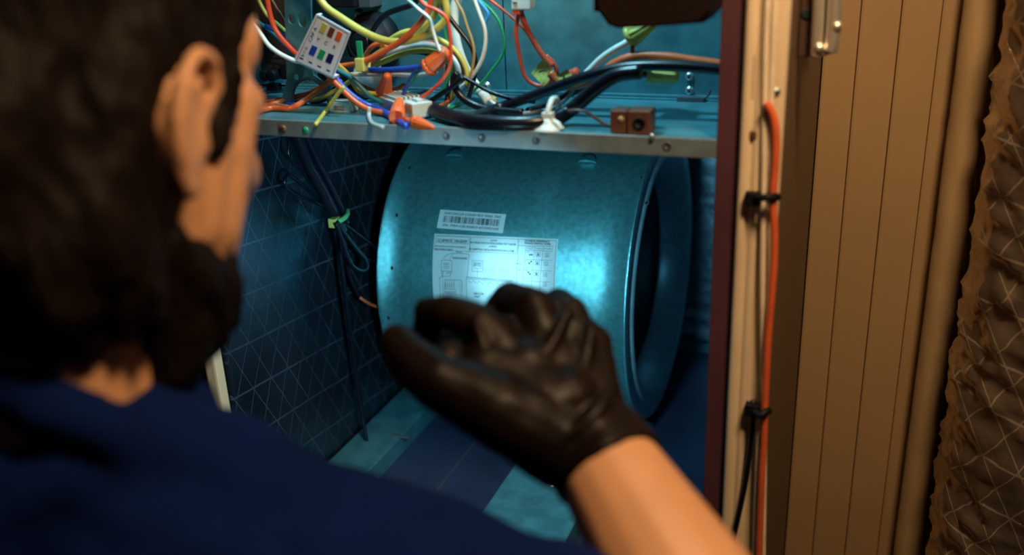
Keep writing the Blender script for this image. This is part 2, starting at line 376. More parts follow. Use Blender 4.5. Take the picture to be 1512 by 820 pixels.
mo = MB(); mo.lathe(V(BX0-.045, BY, BZ), (1, 0, 0), [(0, .03*S), (0, .068*S), (.006*S, .076*S), (.20*S, .076*S), (.206*S, .07*S), (.206*S, .02*S)], 40)
motor = mo.build('motor', BLACK, BLO, True)
MB().lathe(V(BX0-.043, BY, BZ), (1, 0, 0), [(0, .079*S), (.010*S, .082*S), (.018*S, .082*S), (.022*S, .078*S)], 40).build('motor_band', SCREW, motor, True)
# pressed half-moon louvres and small holes in the housing skin
def drum_px(px, py):
    d = FWD + RT*(px-756)/FPX - UP*(py-410)/FPX; o = CAM/S; oy, oz = o.y-BY, o.z-BZ
    a = d.y**2+d.z**2; b = 2*(oy*d.y+oz*d.z); c = oy*oy+oz*oz-BR*BR; t = (-b-math.sqrt(b*b-4*a*c))/2/a
    P = o+d*t; return P.x, BR*math.atan2(P.z-BZ, BY-P.y)
for px, py in ((670, 232), (867, 241)):
    x, a = drum_px(px, py); vs = []; fs = []; N = 14
    for i in range(N+1):
        th = math.pi*i/N
        for k, (rr, h) in enumerate(((1, .0), (.86, .0035), (.5, .0055), (.0, .0060))):
            vs.append(cyl(x+.0135*rr*math.cos(th), a+.019*rr*math.sin(th), h))
    for i in range(N):
        for k in range(3): fs.append((i*4+k, (i+1)*4+k, (i+1)*4+k+1, i*4+k+1))
    fs.append(tuple([0, 1, 2, 3, N*4+2, N*4+1, N*4]))
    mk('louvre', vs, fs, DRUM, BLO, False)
    MB().add([cyl(x+sx_*.0125, a+dd, .0012) for sx_, dd in ((-1, -.0016), (1, -.0016), (1, .0), (-1, .0))], [(0, 1, 2, 3)]).build('louvre_gap', INK, BLO)
for px, py in ((605, 248), (586, 318), (579, 396), (574, 470), (948, 262), (955, 300)):
    x, a = drum_px(px, py); vs = [cyl(x+.0022*math.cos(2*math.pi*k/12), a+.0026*math.sin(2*math.pi*k/12), .0003) for k in range(12)]
    vs += [cyl(x+.0032*math.cos(2*math.pi*k/12), a+.0036*math.sin(2*math.pi*k/12), .0002) for k in range(12)]
    h = mk('screw_hole', vs[:12], [tuple(range(12))], INK, BLO)
    mk('hole_rim', vs, [(k, (k+1) % 12, 12+(k+1) % 12, 12+k) for k in range(12)], SCREW, h)
# ---- printed labels, bent onto the skin
class Print:
    def __init__(s, x0, a0, tilt, off): s.x0, s.a0, s.t, s.off = x0, a0, math.radians(tilt), off; s.mb = MB()
    def p(s, u, v, off=None):               # millimetre-units right and down from the label's top left corner
        u, v = u/1000, v/1000; c, n_ = math.cos(s.t), math.sin(s.t)
        return cyl(s.x0+u*c+v*n_, s.a0+u*n_-v*c, s.off if off is None else off)
    def text(s, t, u, v, h, wid=None, flip=False, bold=0):
        vs, fs = text2d(t); x0 = min(a for a, b in vs); x1 = max(a for a, b in vs); k = h/.69; kx = wid/(x1-x0) if wid else k
        pts = []
        for a, b in vs:
            du, dv = (a-x0)*kx, -b*k
            if flip: du, dv = wid-du, -h-dv
            pts.append(s.p(u+du, v+dv))
        s.mb.add(pts, fs)
        if bold: s.mb.add([q+V(bold/1000, 0, 0) for q in pts], fs)
    def line(s, u0, v0, u1, v1, w=.35):
        L = math.hypot(u1-u0, v1-v0); n_ = max(1, int(L/6)); nx, nv = -(v1-v0)/L*w/2, (u1-u0)/L*w/2
        for i in range(n_):
            a, b = i/n_, (i+1)/n_; A = (u0+(u1-u0)*a, v0+(v1-v0)*a); B = (u0+(u1-u0)*b, v0+(v1-v0)*b)
            s.mb.add([s.p(A[0]+nx, A[1]+nv), s.p(B[0]+nx, B[1]+nv), s.p(B[0]-nx, B[1]-nv), s.p(A[0]-nx, A[1]-nv)], [(0, 1, 2, 3)])
    def poly(s, pts, w=.35):
        for a, b in zip(pts[:-1], pts[1:]): s.line(*a, *b, w)
    def rect(s, u0, v0, u1, v1, w=.35): s.poly([(u0, v0), (u1, v0), (u1, v1), (u0, v1), (u0, v0)], w)
    def fill(s, u0, v0, u1, v1): s.mb.add([s.p(u0, v0), s.p(u1, v0), s.p(u1, v1), s.p(u0, v1)], [(0, 1, 2, 3)])
    def sheet(s, name, wd, ht, off0, off1, label):
        nu, nv = 8, max(4, int(ht/5)); vs = []; fs = []
        for off in (off1, off0):
            for j in range(nv+1):
                for i in range(nu+1): vs.append(s.p(wd*i/nu, ht*j/nv, off))
        B = (nu+1)*(nv+1); W = nu+1
        for j in range(nv):
            for i in range(nu): fs.append((j*W+i, (j+1)*W+i, (j+1)*W+i+1, j*W+i+1))
        rim = [i for i in range(nu)]+[j*W+nu for j in range(nv)]+[nv*W+i for i in range(nu, 0, -1)]+[j*W for j in range(nv, 0, -1)]
        for a, b in zip(rim, rim[1:]+rim[:1]): fs.append((a, b, B+b, B+a))
        o = mk(name, vs, fs, PAPER, BLO, False); o['label'] = label; return o
sn = Print(-.4555, .1486, .4, .0010)
so = sn.sheet('serial_label', 103.5, 28, .0001, .0006, 'white serial number sticker with a barcode')
sn.text('S/N: 399A-438-000829-8733952439', 8.0, 24.6, 3.6, 88, bold=.15)
sn.text('S/N: 399A-438-000829-8733952439', 8.6, 6.6, 3.6, 88, flip=True, bold=.15)
rb = random.Random(3); u = 7.5
while u < 96:
    wb = rb.choice((.35, .35, .7, .7, 1.1, 1.6)); sn.fill(u, 8.8, min(u+wb, 97), 18.6); u += wb+rb.choice((.35, .5, .5, .8, 1.3))
sn.mb.build('serial_print', INK, so)
sd = Print(-.4575, .1120, 2.4, .0008)
sdo = sd.sheet('schematic_label', 189, 150, .0001, .0004, 'large wiring schematic sheet')
def UV(cx, cy_): return (((cx-72)*5.72+(cy_-225)*.134)/29.73, (5.19*(cy_-225)-.356*(cx-72))/29.73)
def T(t, c0, c1, h, bold=0):               # text between two measured base-line points of the print
    a = UV(*c0); b = UV(*c1); sd.text(t, a[0], (a[1]+b[1])/2, h, b[0]-a[0], bold=bold)
def LN(*pts, w=.35): sd.poly([UV(*p_) for p_ in pts], w)
def RC(a, b, w=.35): a = UV(*a); b = UV(*b); sd.rect(*a, *b, w)
# header row
RC((82, 238), (366, 382), .4); RC((95, 246), (357, 318), .5)
T('SCHEMATIC DIAGRAM', (104, 296), (340, 309), 4.6, .35)
T('SEE RATING PLATE FOR VOLTS/HERTZ', (84, 336), (338, 353), 2.3, .2); T('FIELD POWER WIRING', (80, 361), (232, 369), 2.3, .2)
RC((372, 262), (745, 406), .4)
T('CAUTION', (530, 300), (580, 303), 2.6, .15); T('NOT SUITABLE FOR USE ON SYSTEMS EXCEEDING 150V TO GROUND', (372, 315), (732, 338), 2.9, .15)
T('ATTENTION', (522, 350), (582, 353), 2.6, .15); T('NE CONVIENT PAS A L\'INSTALLATION DE PLUS DE 150V A LA TERRE', (368, 368), (722, 393), 2.9, .15)
RC((755, 288), (1026, 1000), .4); LN((755, 340), (1024, 352), w=.4)
T('DETAILED REFERENCE', (800, 310), (988, 320), 2.7, .3); T('MANUAL INSTRUCTIONS', (798, 328), (998, 340), 2.7, .3)
# settings table
for x0, x1 in ((813, 800), (882, 866), (946, 932)): LN((x0, 345), (x1-12, 760), w=.35)
LN((808, 378), (1020, 392)); LN((806, 452), (1016, 464)); LN((740, 530), (1012, 548)); LN((800, 628), (1006, 634)); LN((800, 604), (866, 608))
T('OUTDOOR', (820, 356), (880, 360), 1.6); T('THERMAL', (820, 370), (872, 373), 1.6); T('STAGE 1', (890, 372), (936, 375), 2.0); T('STAGE 2', (950, 374), (1016, 378), 2.0)
for (x, y), ch in (((908, 415), '1'), ((977, 420), '2'), ((904, 485), '1'), ((972, 490), '2'), ((900, 570), '1'), ((968, 576), '4'), ((964, 655), '3')):
    RC((x-13, y-16), (x+13, y+16), .4); a = UV(x-5, y+9); sd.text(ch, a[0], a[1], 3.0, 1.8, bold=.2)
for x, y in ((846, 416), (861, 416), (843, 484), (857, 470), (838, 556), (851, 570)): a = UV(x, y); sd.fill(a[0]-1.1, a[1]-1.1, a[0]+1.1, a[1]+1.1)
for x, y in ((822, 396), (818, 464), (816, 548)): T('ON', (x, y), (x+14, y+1), 1.7)
T('COIL', (744, 464), (760, 465), 1.6); T('SMALL', (742, 490), (796, 494), 1.9); T('LARGE', (756, 545), (786, 547), 1.7); T('SEE NOTE', (806, 522), (846, 525), 1.5)
# transformer and its wiring
LN((160, 440), (168, 420), (190, 402), (220, 394), (300, 396), (355, 400), (366, 410), (366, 425), (352, 590), w=.5)
LN((210, 440), (218, 416), (240, 398), w=.5)
T('TRANSFORMER', (226, 438), (350, 448), 3.0, .2); T('BLK', (262, 388), (308, 391), 1.8, .2)
RC((141, 446), (226, 542), .5)
for y in (472, 486, 500, 514): LN((158, y), (206, y+4), w=.55)
for x in (148, 214): RC((x-7, 540), (x+9, 556), .5)
T('24V', (180, 560), (200, 561), 2, .15)
LN((148, 556), (146, 586), (128, 590), (124, 610), (120, 760), w=.5); LN((216, 556), (212, 584), (150, 582), w=.5); LN((150, 560), (146, 770), w=.4)
LN((160, 690), (168, 608), (300, 616), (308, 624), (300, 760), w=.5); LN((292, 640), (288, 760), w=.35)
for i in range(5): x = 176+i*17; LN((x, 612), (x-8, 690), w=.45); a = UV(x-6, 660); sd.fill(a[0]-.3, a[1]-3, a[0]+.6, a[1]+3)
LN((162, 690), (250, 694), (252, 728), (158, 726), (162, 690), w=.45); LN((160, 708), (250, 712), w=.35)
for i in range(5): x = 176+i*16; a = UV(x, 718); sd.rect(a[0]-1, a[1]-1, a[0]+1, a[1]+1, .3)
LN((168, 770), (176, 744), (196, 736), (280, 740), w=.4); sd.poly([UV(205+16*math.cos(k*.5236), 768+16*math.sin(k*.5236)) for k in range(13)], .4)
# heater plug, board and pins
RC((394, 452), (478, 548), .45); RC((406, 464), (466, 522), .35); T('HEATER', (408, 486), (460, 489), 2.4, .15); T('KIT PLUG', (406, 502), (462, 506), 2.4, .15)
LN((436, 522), (432, 590), w=.35)
LN((344, 588), (716, 622), w=.45); LN((344, 588), (340, 770), w=.45)
rb = random.Random(5)
for i in range(24):
    x = 356+i*15; y = 600+i*1.4; a = UV(x, y); sd.rect(a[0]-.9, a[1]-1.1, a[0]+.9, a[1]+1.1, .35)
    T(rb.choice(('C', 'G', 'R', 'W1', 'Y', 'O', 'DH')), (x-4, y+24+(i % 3)*7), (x+5, y+25+(i % 3)*7), 1.8, .1)
for i in range(12):
    x = 490+i*15+(30 if i > 5 else 0); LN((x, 508+i*1.2), (x-5, 606+i), w=.3)
T('INDOOR', (400, 734), (480, 742), 3.2, .2); T('UNIT', (400, 760), (450, 766), 3.2, .2)
sd.mb.build('schematic_print', INK, sdo)

# ------------------------------------------------------------------ person (camera-side figure), metres
def CS(x, y, z): return CAM + RT*x + UP*y + FWD*z
WDOWN = Vector((0, 0, -1))
HF = RT*.36 - UP*.07 + FWD*.93; HF.normalize()
HU = UP - HF*UP.dot(HF); HU.normalize(); HR = HF.cross(HU)
HC = CS(-.225, .079, .481)
def H(r, f, u): return HC + HR*r + HF*f + HU*u
HROT = Matrix((HR, HF, HU)).transposed()
NB = CS(-.236, -.070, .475)                 # base of the neck
RS = CS(-.125, -.174, .500); RE = CS(.135, -.238, .425); RW = CS(.048, -.098, .548)
LS = CS(-.400, -.125, .440); LE = LS + Vector((-.06, .06, -.27)); LW = LE + Vector((.03, .10, -.24))
PEL = NB + Vector((-.02, -.02, -.54))
CHST = NB + Vector((-.0, .02, -.18))
b = MB()
b.ball(H(0, -.012, .040), (.0765, .098, .092), HROT, 24, 16)           # cranium
b.ball(H(0, .030, .010), (.066, .066, .085), HROT, 20, 14)             # face mass
b.ball(H(0, .042, -.055), (.050, .046, .050), HROT, 20, 14)            # jaw
for sg in (-1, 1):
    b.cap(H(.060*sg, .005, -.02), H(.046*sg, .036, -.080), .016, .017)    # jaw angle
    b.cap(H(.050*sg, .040, -.080), H(.012*sg, .082, -.098), .018, .018)
    b.cap(H(.040*sg, .074, -.014), H(.052*sg, .048, -.008), .020, .020)   # cheek bone
    b.cap(H(.050*sg, .055, .020), H(.050*sg, .045, -.050), .021, .020)   # temple to cheek
    b.cap(H(.014*sg, .094, .026), H(.048*sg, .078, .026), .010, .012)     # brow
    b.cap(H(.038*sg, .058, .055), H(.028*sg, .068, .074), .028, .026)     # forehead corner
    b.ball(H(.010*sg, .102, -.028), .010); b.cap(H(.057*sg, .030, .020), H(.052*sg, .030, -.050), .019, .019); b.cap(H(.036*sg, .072, -.010), H(.034*sg, .068, -.055), .020, .018)
    # ear: plate, helix, antihelix, tragus and lobe
    def E(f, u, o=0): return H((.077+o)*sg, f*.9-.005, u-.013)
    er = [E(.012, .012, .002), E(.016, .026, .006), E(.004, .038, .011), E(-.014, .034, .015), E(-.024, .016, .017), E(-.022, -.004, .014), E(-.012, -.020, .010), E(-.002, -.029, .006)]
    b.tube(er, .0042, 8, 4)
    b.tube([E(-.004, .026, .009), E(-.013, .012, .011), E(-.011, -.006, .009), E(-.003, -.016, .007)], .0042, 8, 4)
    b.ball(E(-.006, .004, .004), (.005, .019, .031), HROT)
    b.ball(E(-.001, -.024, .005), (.005, .008, .008), HROT)
    b.ball(E(.011, -.003, .002), (.006, .005, .007), HROT)
b.cap(H(0, .100, .022), H(0, .122, -.026), .008, .012)                  # nose
b.cap(H(-.013, .088, -.055), H(.013, .088, -.055), .007, .007); b.cap(H(-.012, .086, -.066), H(.012, .086, -.066), .007, .007)   # lips
b.ball(H(0, .088, -.098), (.020, .018, .018), HROT)
b.cap(H(0, -.030, -.04), NB + WDOWN*.02, .056, .056)                    # neck
b.cap(H(0, .010, -.07), NB + HF*.03 + WDOWN*.02, .045, .05)
for s_, e_, w_ in ((RS, RE, RW), (LS, LE, LW)):
    b.cap(NB + WDOWN*.03, s_, .043, .048); b.cap(s_, e_, .052, .040)
    m_ = e_.lerp(w_, .3); b.cap(e_, m_, .043, .045); b.cap(m_, w_, .045, .0285)
b.cap(CHST + (RS-LS)*.17, CHST-(RS-LS)*.17, .098, .098); b.cap(CHST, PEL, .115, .120)
b.cap(PEL + Vector((.07, .02, 0)), PEL + Vector((-.07, -.02, 0)), .11, .11)
FZ = ZF*S
for sg in (-1, 1):
    hip = PEL + Vector((.085*sg, .03*sg, -.03)); kn = Vector((hip.x+.02*sg, hip.y+.05, FZ+.47)); an = Vector((kn.x, kn.y-.05, FZ+.09))
    b.cap(hip, kn, .082, .056); b.cap(kn, an, .055, .038); b.cap(an, Vector((an.x, an.y+.14, FZ+.04)), .036, .03)
# bare left hand hanging at the side: palm, four fingers and a thumb
b.cap(LW, LW + Vector((.01, .02, -.07)), .026, .030)
for k, L in enumerate((.070, .080, .074, .058)):
    o0 = LW + Vector((.01-.030+.0, .02+.026-.020*k, -.085)); m1 = o0 + Vector((.004, .006, -L*.5)); b.cap(o0+Vector((.02, 0, 0)), m1+Vector((.022, 0, 0)), .0095, .0085); b.cap(m1+Vector((.022, 0, 0)), m1+Vector((.030, .006, -L*.45)), .0085, .007)
b.cap(LW + Vector((.02, .03, -.03)), LW + Vector((.035, .065, -.075)), .013, .010)
person = b.remesh('person', SKIN, .0032, None, 5, label='bearded person in navy T-shirt and black glove, seen from behind, aiming a flashlight', cat='person')
# hair
def hn(a, sc): return lambda v: a*noise.fractal(Vector((v.x*sc, v.y*sc, v.z*sc*.35)), .8, 2, 3)
h = MB()
h.ball(H(0, -.024, .050), (.0885, .104, .100), HROT, 24, 16)
h.ball(H(0, .012, .095), (.070, .085, .052), HROT, 20, 12)
h.ball(H(0, -.062, -.022), (.074, .060, .095), HROT, 20, 12)
for sg in (-1, 1): h.cap(H(.044*sg, -.040, -.030), H(.040*sg, -.034, -.080), .038, .034); h.cap(H(.058*sg, -.024, -.03), H(.048*sg, -.014, -.085), .024, .028); h.cap(H(.040*sg, -.040, -.08), H(.034*sg, -.036, -.094), .034, .030)  # low nape and side hair, lengthened to stand in for shade on the neck
for sg in (-1, 1):
    h.cap(H(.070*sg, .030, .070), H(.070*sg, .028, .020), .014, .010)
    h.cap(H(.070*sg, .028, .020), H(.072*sg, .024, -.012), .010, .008)
    h.cap(H(.068*sg, -.012, .042), H(.066*sg, .004, .090), .018, .020)
    h.cap(H(.062*sg, -.040, .02), H(.055*sg, -.045, -.070), .026, .028)
h.remesh('hair', HAIR, .0035, person, 4, hn(.006, 60))
bd = MB()
for sg in (-1, 1):
    bd.cap(H(.058*sg, -.004, -.064), H(.047*sg, .048, -.080), .016, .023); bd.cap(H(.046*sg, .048, -.078), H(.026*sg, .082, -.084), .023, .019); bd.cap(H(.054*sg, .028, -.072), H(.040*sg, .054, -.102), .017, .020)
    bd.cap(H(.040*sg, .054, -.102), H(0, .070, -.112), .020, .024); bd.cap(H(.052*sg, .012, -.075), H(.038*sg, .035, -.118), .018, .022)
    bd.cap(H(.022*sg, .092, -.054), H(.036*sg, .070, -.074), .012, .015); bd.cap(H(.042*sg, .054, -.082), H(.024*sg, .084, -.092), .021, .019); bd.cap(H(.020*sg, .088, -.080), H(.004*sg, .092, -.084), .012, .012)
    bd.cap(H(.004*sg, .106, -.044), H(.026*sg, .094, -.056), .006, .006); bd.cap(H(.026*sg, .094, -.056), H(.030*sg, .086, -.09), .006, .012)
bd.remesh('beard', HAIR, .0035, person, 4, hn(.004, 70))
for sg in (-1, 1):
    MB().ball(H(.031*sg, .083, .008), .0115).build('eye', EYE, person, True)
    MB().tube([H(.016*sg, .109, .030), H(.034*sg, .104, .036), H(.052*sg, .090, .030)], .0035).build('eyebrow', HAIR, person, True)
# T-shirt: follows the body a little looser, with folds
sh = MB()
sh.cap(NB + WDOWN*.045, RS, .060, .064); sh.cap(RS, RS.lerp(RE, .30), .066, .082); sh.cap(RS.lerp(RE, .30), RS.lerp(RE, .52), .082, .080)
sh.cap(NB + WDOWN*.030, LS, .066, .074); sh.cap(LS, LS.lerp(LE, .6), .066, .060)
sh.cap(CHST + (RS-LS)*.17, CHST-(RS-LS)*.17, .120, .120); sh.cap(CHST, PEL + Vector((0, 0, .02)), .128, .138)
sh.cap(NB + HF*.02 + WDOWN*.035, CHST, .078, .10); sh.cap(RS, CHST + (RS-LS)*.2 + WDOWN*.08, .07, .10)
sh.cap(dep(190, 650, .475), dep(335, 690, .492), .030, .030); sh.cap(dep(335, 690, .492), dep(450, 815, .50), .030, .045); sh.cap(dep(450, 815, .50), dep(580, 850, .49), .045, .048)
sh.lathe(NB + WDOWN*.008 - HF*.006, (HC-NB).normalized()+HF*.55, [(-.01, .066), (.0, .070), (.012, .067), (.016, .063), (.014, .050)], 28)
shirt = sh.remesh('t_shirt', SHIRT, .0050, person, 5, lambda v: .0055*noise.fractal(v*14, .8, 2, 3))
tr = MB(); tr.cap(PEL + Vector((.07, .02, 0)), PEL + Vector((-.07, -.02, 0)), .118, .118)
for sg in (-1, 1):
    hip = PEL + Vector((.085*sg, .03*sg, -.03)); kn = Vector((hip.x+.02*sg, hip.y+.05, FZ+.47)); an = Vector((kn.x, kn.y-.05, FZ+.09))
    tr.cap(hip, kn, .094, .070); tr.cap(kn, an, .069, .060)
    s2 = MB(); s2.cap(an + Vector((0, -.02, -.035)), Vector((an.x, an.y+.16, FZ+.042)), .046, .040); s2.remesh('shoe', SHOE, .006, person, 4)
tr.remesh('trousers', TROUS, .008, person, 6, lambda v: .006*noise.fractal(v*10, .8, 2, 3))
# gloved right hand closed round the flashlight
g = MB()
P = dep
WR = P(876, 652, .549)
KN = [P(712, 478, .572), P(788, 455, .585), P(840, 466, .588), P(874, 508, .582)]
for k, q in enumerate(KN):
    st = WR.lerp(P(862, 668, .549), .9-.3*k); g.cap(st, q, .0235, (.0125, .0135, .013, .012)[k])
g.cap(P(780, 560, .567), P(800, 520, .58), .026, .020); g.cap(P(745, 560, .565), P(735, 500, .58), .022, .016)
g.cap(P(825, 610, .556), P(720, 555, .562), .029, .022)
# index finger bends at the left, its pad coming back onto the tube
g.cap(KN[0], P(664, 462, .578), .0125, .0108); g.cap(P(664, 462, .578), P(634, 462, .592), .0108, .0105)
g.cap(P(634, 462, .592), P(626, 500, .604), .0100, .0092); g.cap(P(626, 500, .604), P(640, 528, .600), .0090, .0082)
# middle, ring and little finger curl over the top and away round the tube
for k, (a, c, e) in enumerate((((752, 440, .622), (712, 490, .626), (705, 528, .604)), ((826, 448, .626), (770, 512, .632), (748, 545, .606)), ((866, 492, .616), (812, 548, .618), (790, 570, .598)))):
    q = [KN[k+1], P(*a), P(*c), P(*e)]; rr = ((.0125, .0112, .0098, .0085), (.012, .0108, .0095, .0082), (.0112, .0098, .0088, .0078))[k]
    for i in range(3): g.cap(q[i], q[i+1], rr[i], rr[i+1])
# thumb
th = [P(830, 655, .545), P(735, 606, .538), P(652, 566, .540), P(606, 532, .550), P(588, 507, .561)]
rr = (.027, .0225, .0175, .0140, .0120)
for i in range(4): g.cap(th[i], th[i+1], rr[i], rr[i+1])
# fold lines of the loose nitrile, and the rolled cuff
for pts, r_ in (([(848, 436, .574), (820, 500, .560), (778, 560, .545), (740, 592, .528)], .0045), ([(876, 470, .572), (862, 540, .556), (838, 600, .535)], .0045), ([(910, 560, .545), (880, 610, .527), (830, 650, .520)], .005), ([(700, 470, .560), (716, 520, .552), (712, 560, .548)], .004)):
    g.tube([P(*q) for q in pts], lambda t, r_=r_: r_*(.4+.6*math.sin(math.pi*t)), 8, 4)
ARM = (RE-RW).normalized()
CW = RW + ARM*.010
g.cap(WR, CW, .0285, .0305)
g.lathe(CW-ARM*.018, ARM, [(0, .0295), (.012, .0318), (.022, .0325), (.025, .0335), (.027, .0325), (.026, .028)], 28)
glove = g.remesh('glove', GLOVE, .0019, person, 4, lambda v: .0014*noise.fractal(v*32, .8, 2, 2))
# flashlight in the fist
FT = P(660, 536, .553); TG = at(748, 408, 1, .3); FA = (TG-FT).normalized()
fl = thing('flashlight', 'small dark flashlight held in the black glove, only its tail showing', 'flashlight', FT)
MB().lathe(FT, FA, [(0, .0085), (.001, .0098), (.014, .0100), (.015, .0112), (.085, .0112), (.100, .0190), (.140, .0195), (.142, .0190), (.142, .0170), (.139, .0168)], 24).build('barrel', BLACK, fl, True)
MB().lathe(FT-FA*.0025, FA, [(0, .0050), (.0005, .0066), (.004, .0068)], 16).build('tail_switch', TERM, fl, True)
LENS = mat('lit_lens', (.8, .9, 1), .2, emit=COOL, estr=6)
MB().lathe(FT+FA*.1405, FA, [(0, .0166), (.0006, .0166)], 20).build('lens', LENS, fl)
FO = FT + FA*.150
for nm, an_, bl, pw, rd in (('flashlight_beam', 14.5, 1.0, 17, .006), ('flashlight_spill', 130, 1.0, 8.5, .015)):
    spot(nm, FO, TG, an_, bl, pw, COOL, rd)
# ------------------------------------------------------------------ control compartment
def on(px, py, y, r):                       # on the plane y, but never below the shelf it lies on
    p = at(px, py, 1, y)
    if p.z < r: p = at(px, py, 2, r/S+.0005)
    return p
# circuit board at the left with its parts
yb = .150
bl, br_ = at(352, 22, 1, yb), at(437, 140, 1, yb)
bz0, bz1 = .022*S, .30*S; bx0, bx1 = -.592*S, at(434, 70, 1, yb).x
pcb = thing('control_board', 'brown printed circuit board standing upright at the left end of the shelf', 'circuit board', Vector(((bx0+bx1)/2, yb*S, bz0)))
MB().box((bx0, yb*S, bz0), (bx1, yb*S+.003, bz1), .0004).build('board', PCB, pcb)
pr = MB()
def seg(ax, az, bx, bz, w=.0005):
    y0, y1 = yb*S-.0004, yb*S+.0001; pr.box((min(ax, bx)-w, y0, min(az, bz)-w), (max(ax, bx)+w, y1, max(az, bz)+w))
def bp(px, py): p = at(px, py, 1, yb); return p.x, p.z
for (x0, y0, x1, y1) in ((399, 85, 420, 93), (388, 60, 395, 92), (383, 126, 425, 126), (404, 94, 428, 100), (412, 20, 424, 45)):
    (ax, az), (bx, bz) = bp(x0, y0), bp(x1, y1); seg(ax, az, bx, az); seg(ax, bz, bx, bz); seg(ax, az, ax, bz); seg(bx, az, bx, bz)
pr.build('silkscreen', SILK, pcb, kind='stuff')
for px, py in ((403, 108), (412, 108)):
    x, z = bp(px, py); MB().lathe((x, yb*S, z), (0, -1, 0), [(0, .006), (.016, .006), (.017, .0048)], 16).build('capacitor', BLACK, pcb, True)
for px, py, w_, h_ in ((425, 104, .008, .016), (408, 127, .014, .007), (400, 70, .010, .010), (386, 45, .012, .018)):
    x, z = bp(px, py); MB().box((x-w_/2, yb*S-.009, z-h_/2), (x+w_/2, yb*S, z+h_/2), .0008).build('chip', BLACK, pcb)
# steel bracket with holes and one big wire hole
yk = .075
def bk(px, py): p = at(px, py, 1, yk); return p.x, p.z
out = [bk(*q) for q in ((418, -90), (457, -90), (463, 110), (489, 128), (492, 178), (408, 180), (424, 118), (424, 95))]
hl = [circ(*bk(447, 30), .0046, .0064), circ(*bk(432, 28), .0044, .0050), circ(*bk(453, 113), .0040, .0058), circ(*bk(438, 113), .0030, .0036)]
cx_, cz_ = bk(459, 151); hl.append(circ(cx_, cz_, .021, .0235, 28))
brk = thing('steel_bracket', 'grey steel bracket plate with holes standing in front of the circuit board', 'bracket', at(450, 180, 1, yk))
plate('plate', out, hl, .0022, lambda u, v, w_: Vector((u, yk*S+w_, v)), GALV, brk)
MB().tube([Vector((cx_+.0205*math.cos(t*.2244), yk*S, cz_+.023*math.sin(t*.2244))) for t in range(29)], .0016, 6, spl=False).build('grommet', DARKGALV, brk, True)
a = at(408, 182, 1, yk); c_ = at(492, 182, 1, yk); MB().box((a.x, yk*S-.030, -.0), (c_.x, yk*S+.001, .0022), .0006).build('foot', GALV, brk)
# big dark round parts
p = at(546, 66, 1, .165); q = at(512, 150, 1, .14)
bush = thing('round_bushing', 'black round plastic bushing with a raised ring on the compartment back', 'bushing', p)
MB().lathe(p+Vector((0, .015, 0)), (-.15, -1, .1), [(0, .031), (.010, .031), (.016, .027), (.018, .020), (.026, .0185), (.028, .015), (.020, .012)], 32).build('flange', BLACK, bush, True)
MB().lathe(p+Vector((-.006, -.004, .002)), (-.15, -1, .1), [(0, .0125), (.006, .012), (.0065, .010)], 24).build('cap', BLACKW, bush, True)
p = at(520, 150, 1, .135); p.z = .024*S
cp_ = thing('capacitor_can', 'black round capacitor lying on the shelf under the wires', 'capacitor', p)
MB().lathe(p+Vector((-.028, .012, 0)), (1, -.35, 0), [(0, .016), (.001, .019), (.052, .019), (.054, .0175)], 28).build('can', BLACK, cp_, True)
MB().lathe(p+Vector((.0235, -.0062, 0)), (1, -.35, 0), [(0, .0195), (.003, .0195)], 28).build('rim', GRY, cp_, True)
a, c_ = at(478, -60, 1, .165), at(552, 9, 1, .165)
rl = thing('relay_box', 'black relay box at the top edge above the silver screw', 'relay', Vector(((a.x+c_.x)/2, .17*S, c_.z)))
MB().box((a.x, .150*S, c_.z), (c_.x-.014, .186*S, a.z), .0015).build('case', BLACK, rl)
MB().box((c_.x-.0138, .158*S, c_.z-.001), (c_.x, .186*S, a.z), .001).build('mounting_tab', DARKGALV, rl)
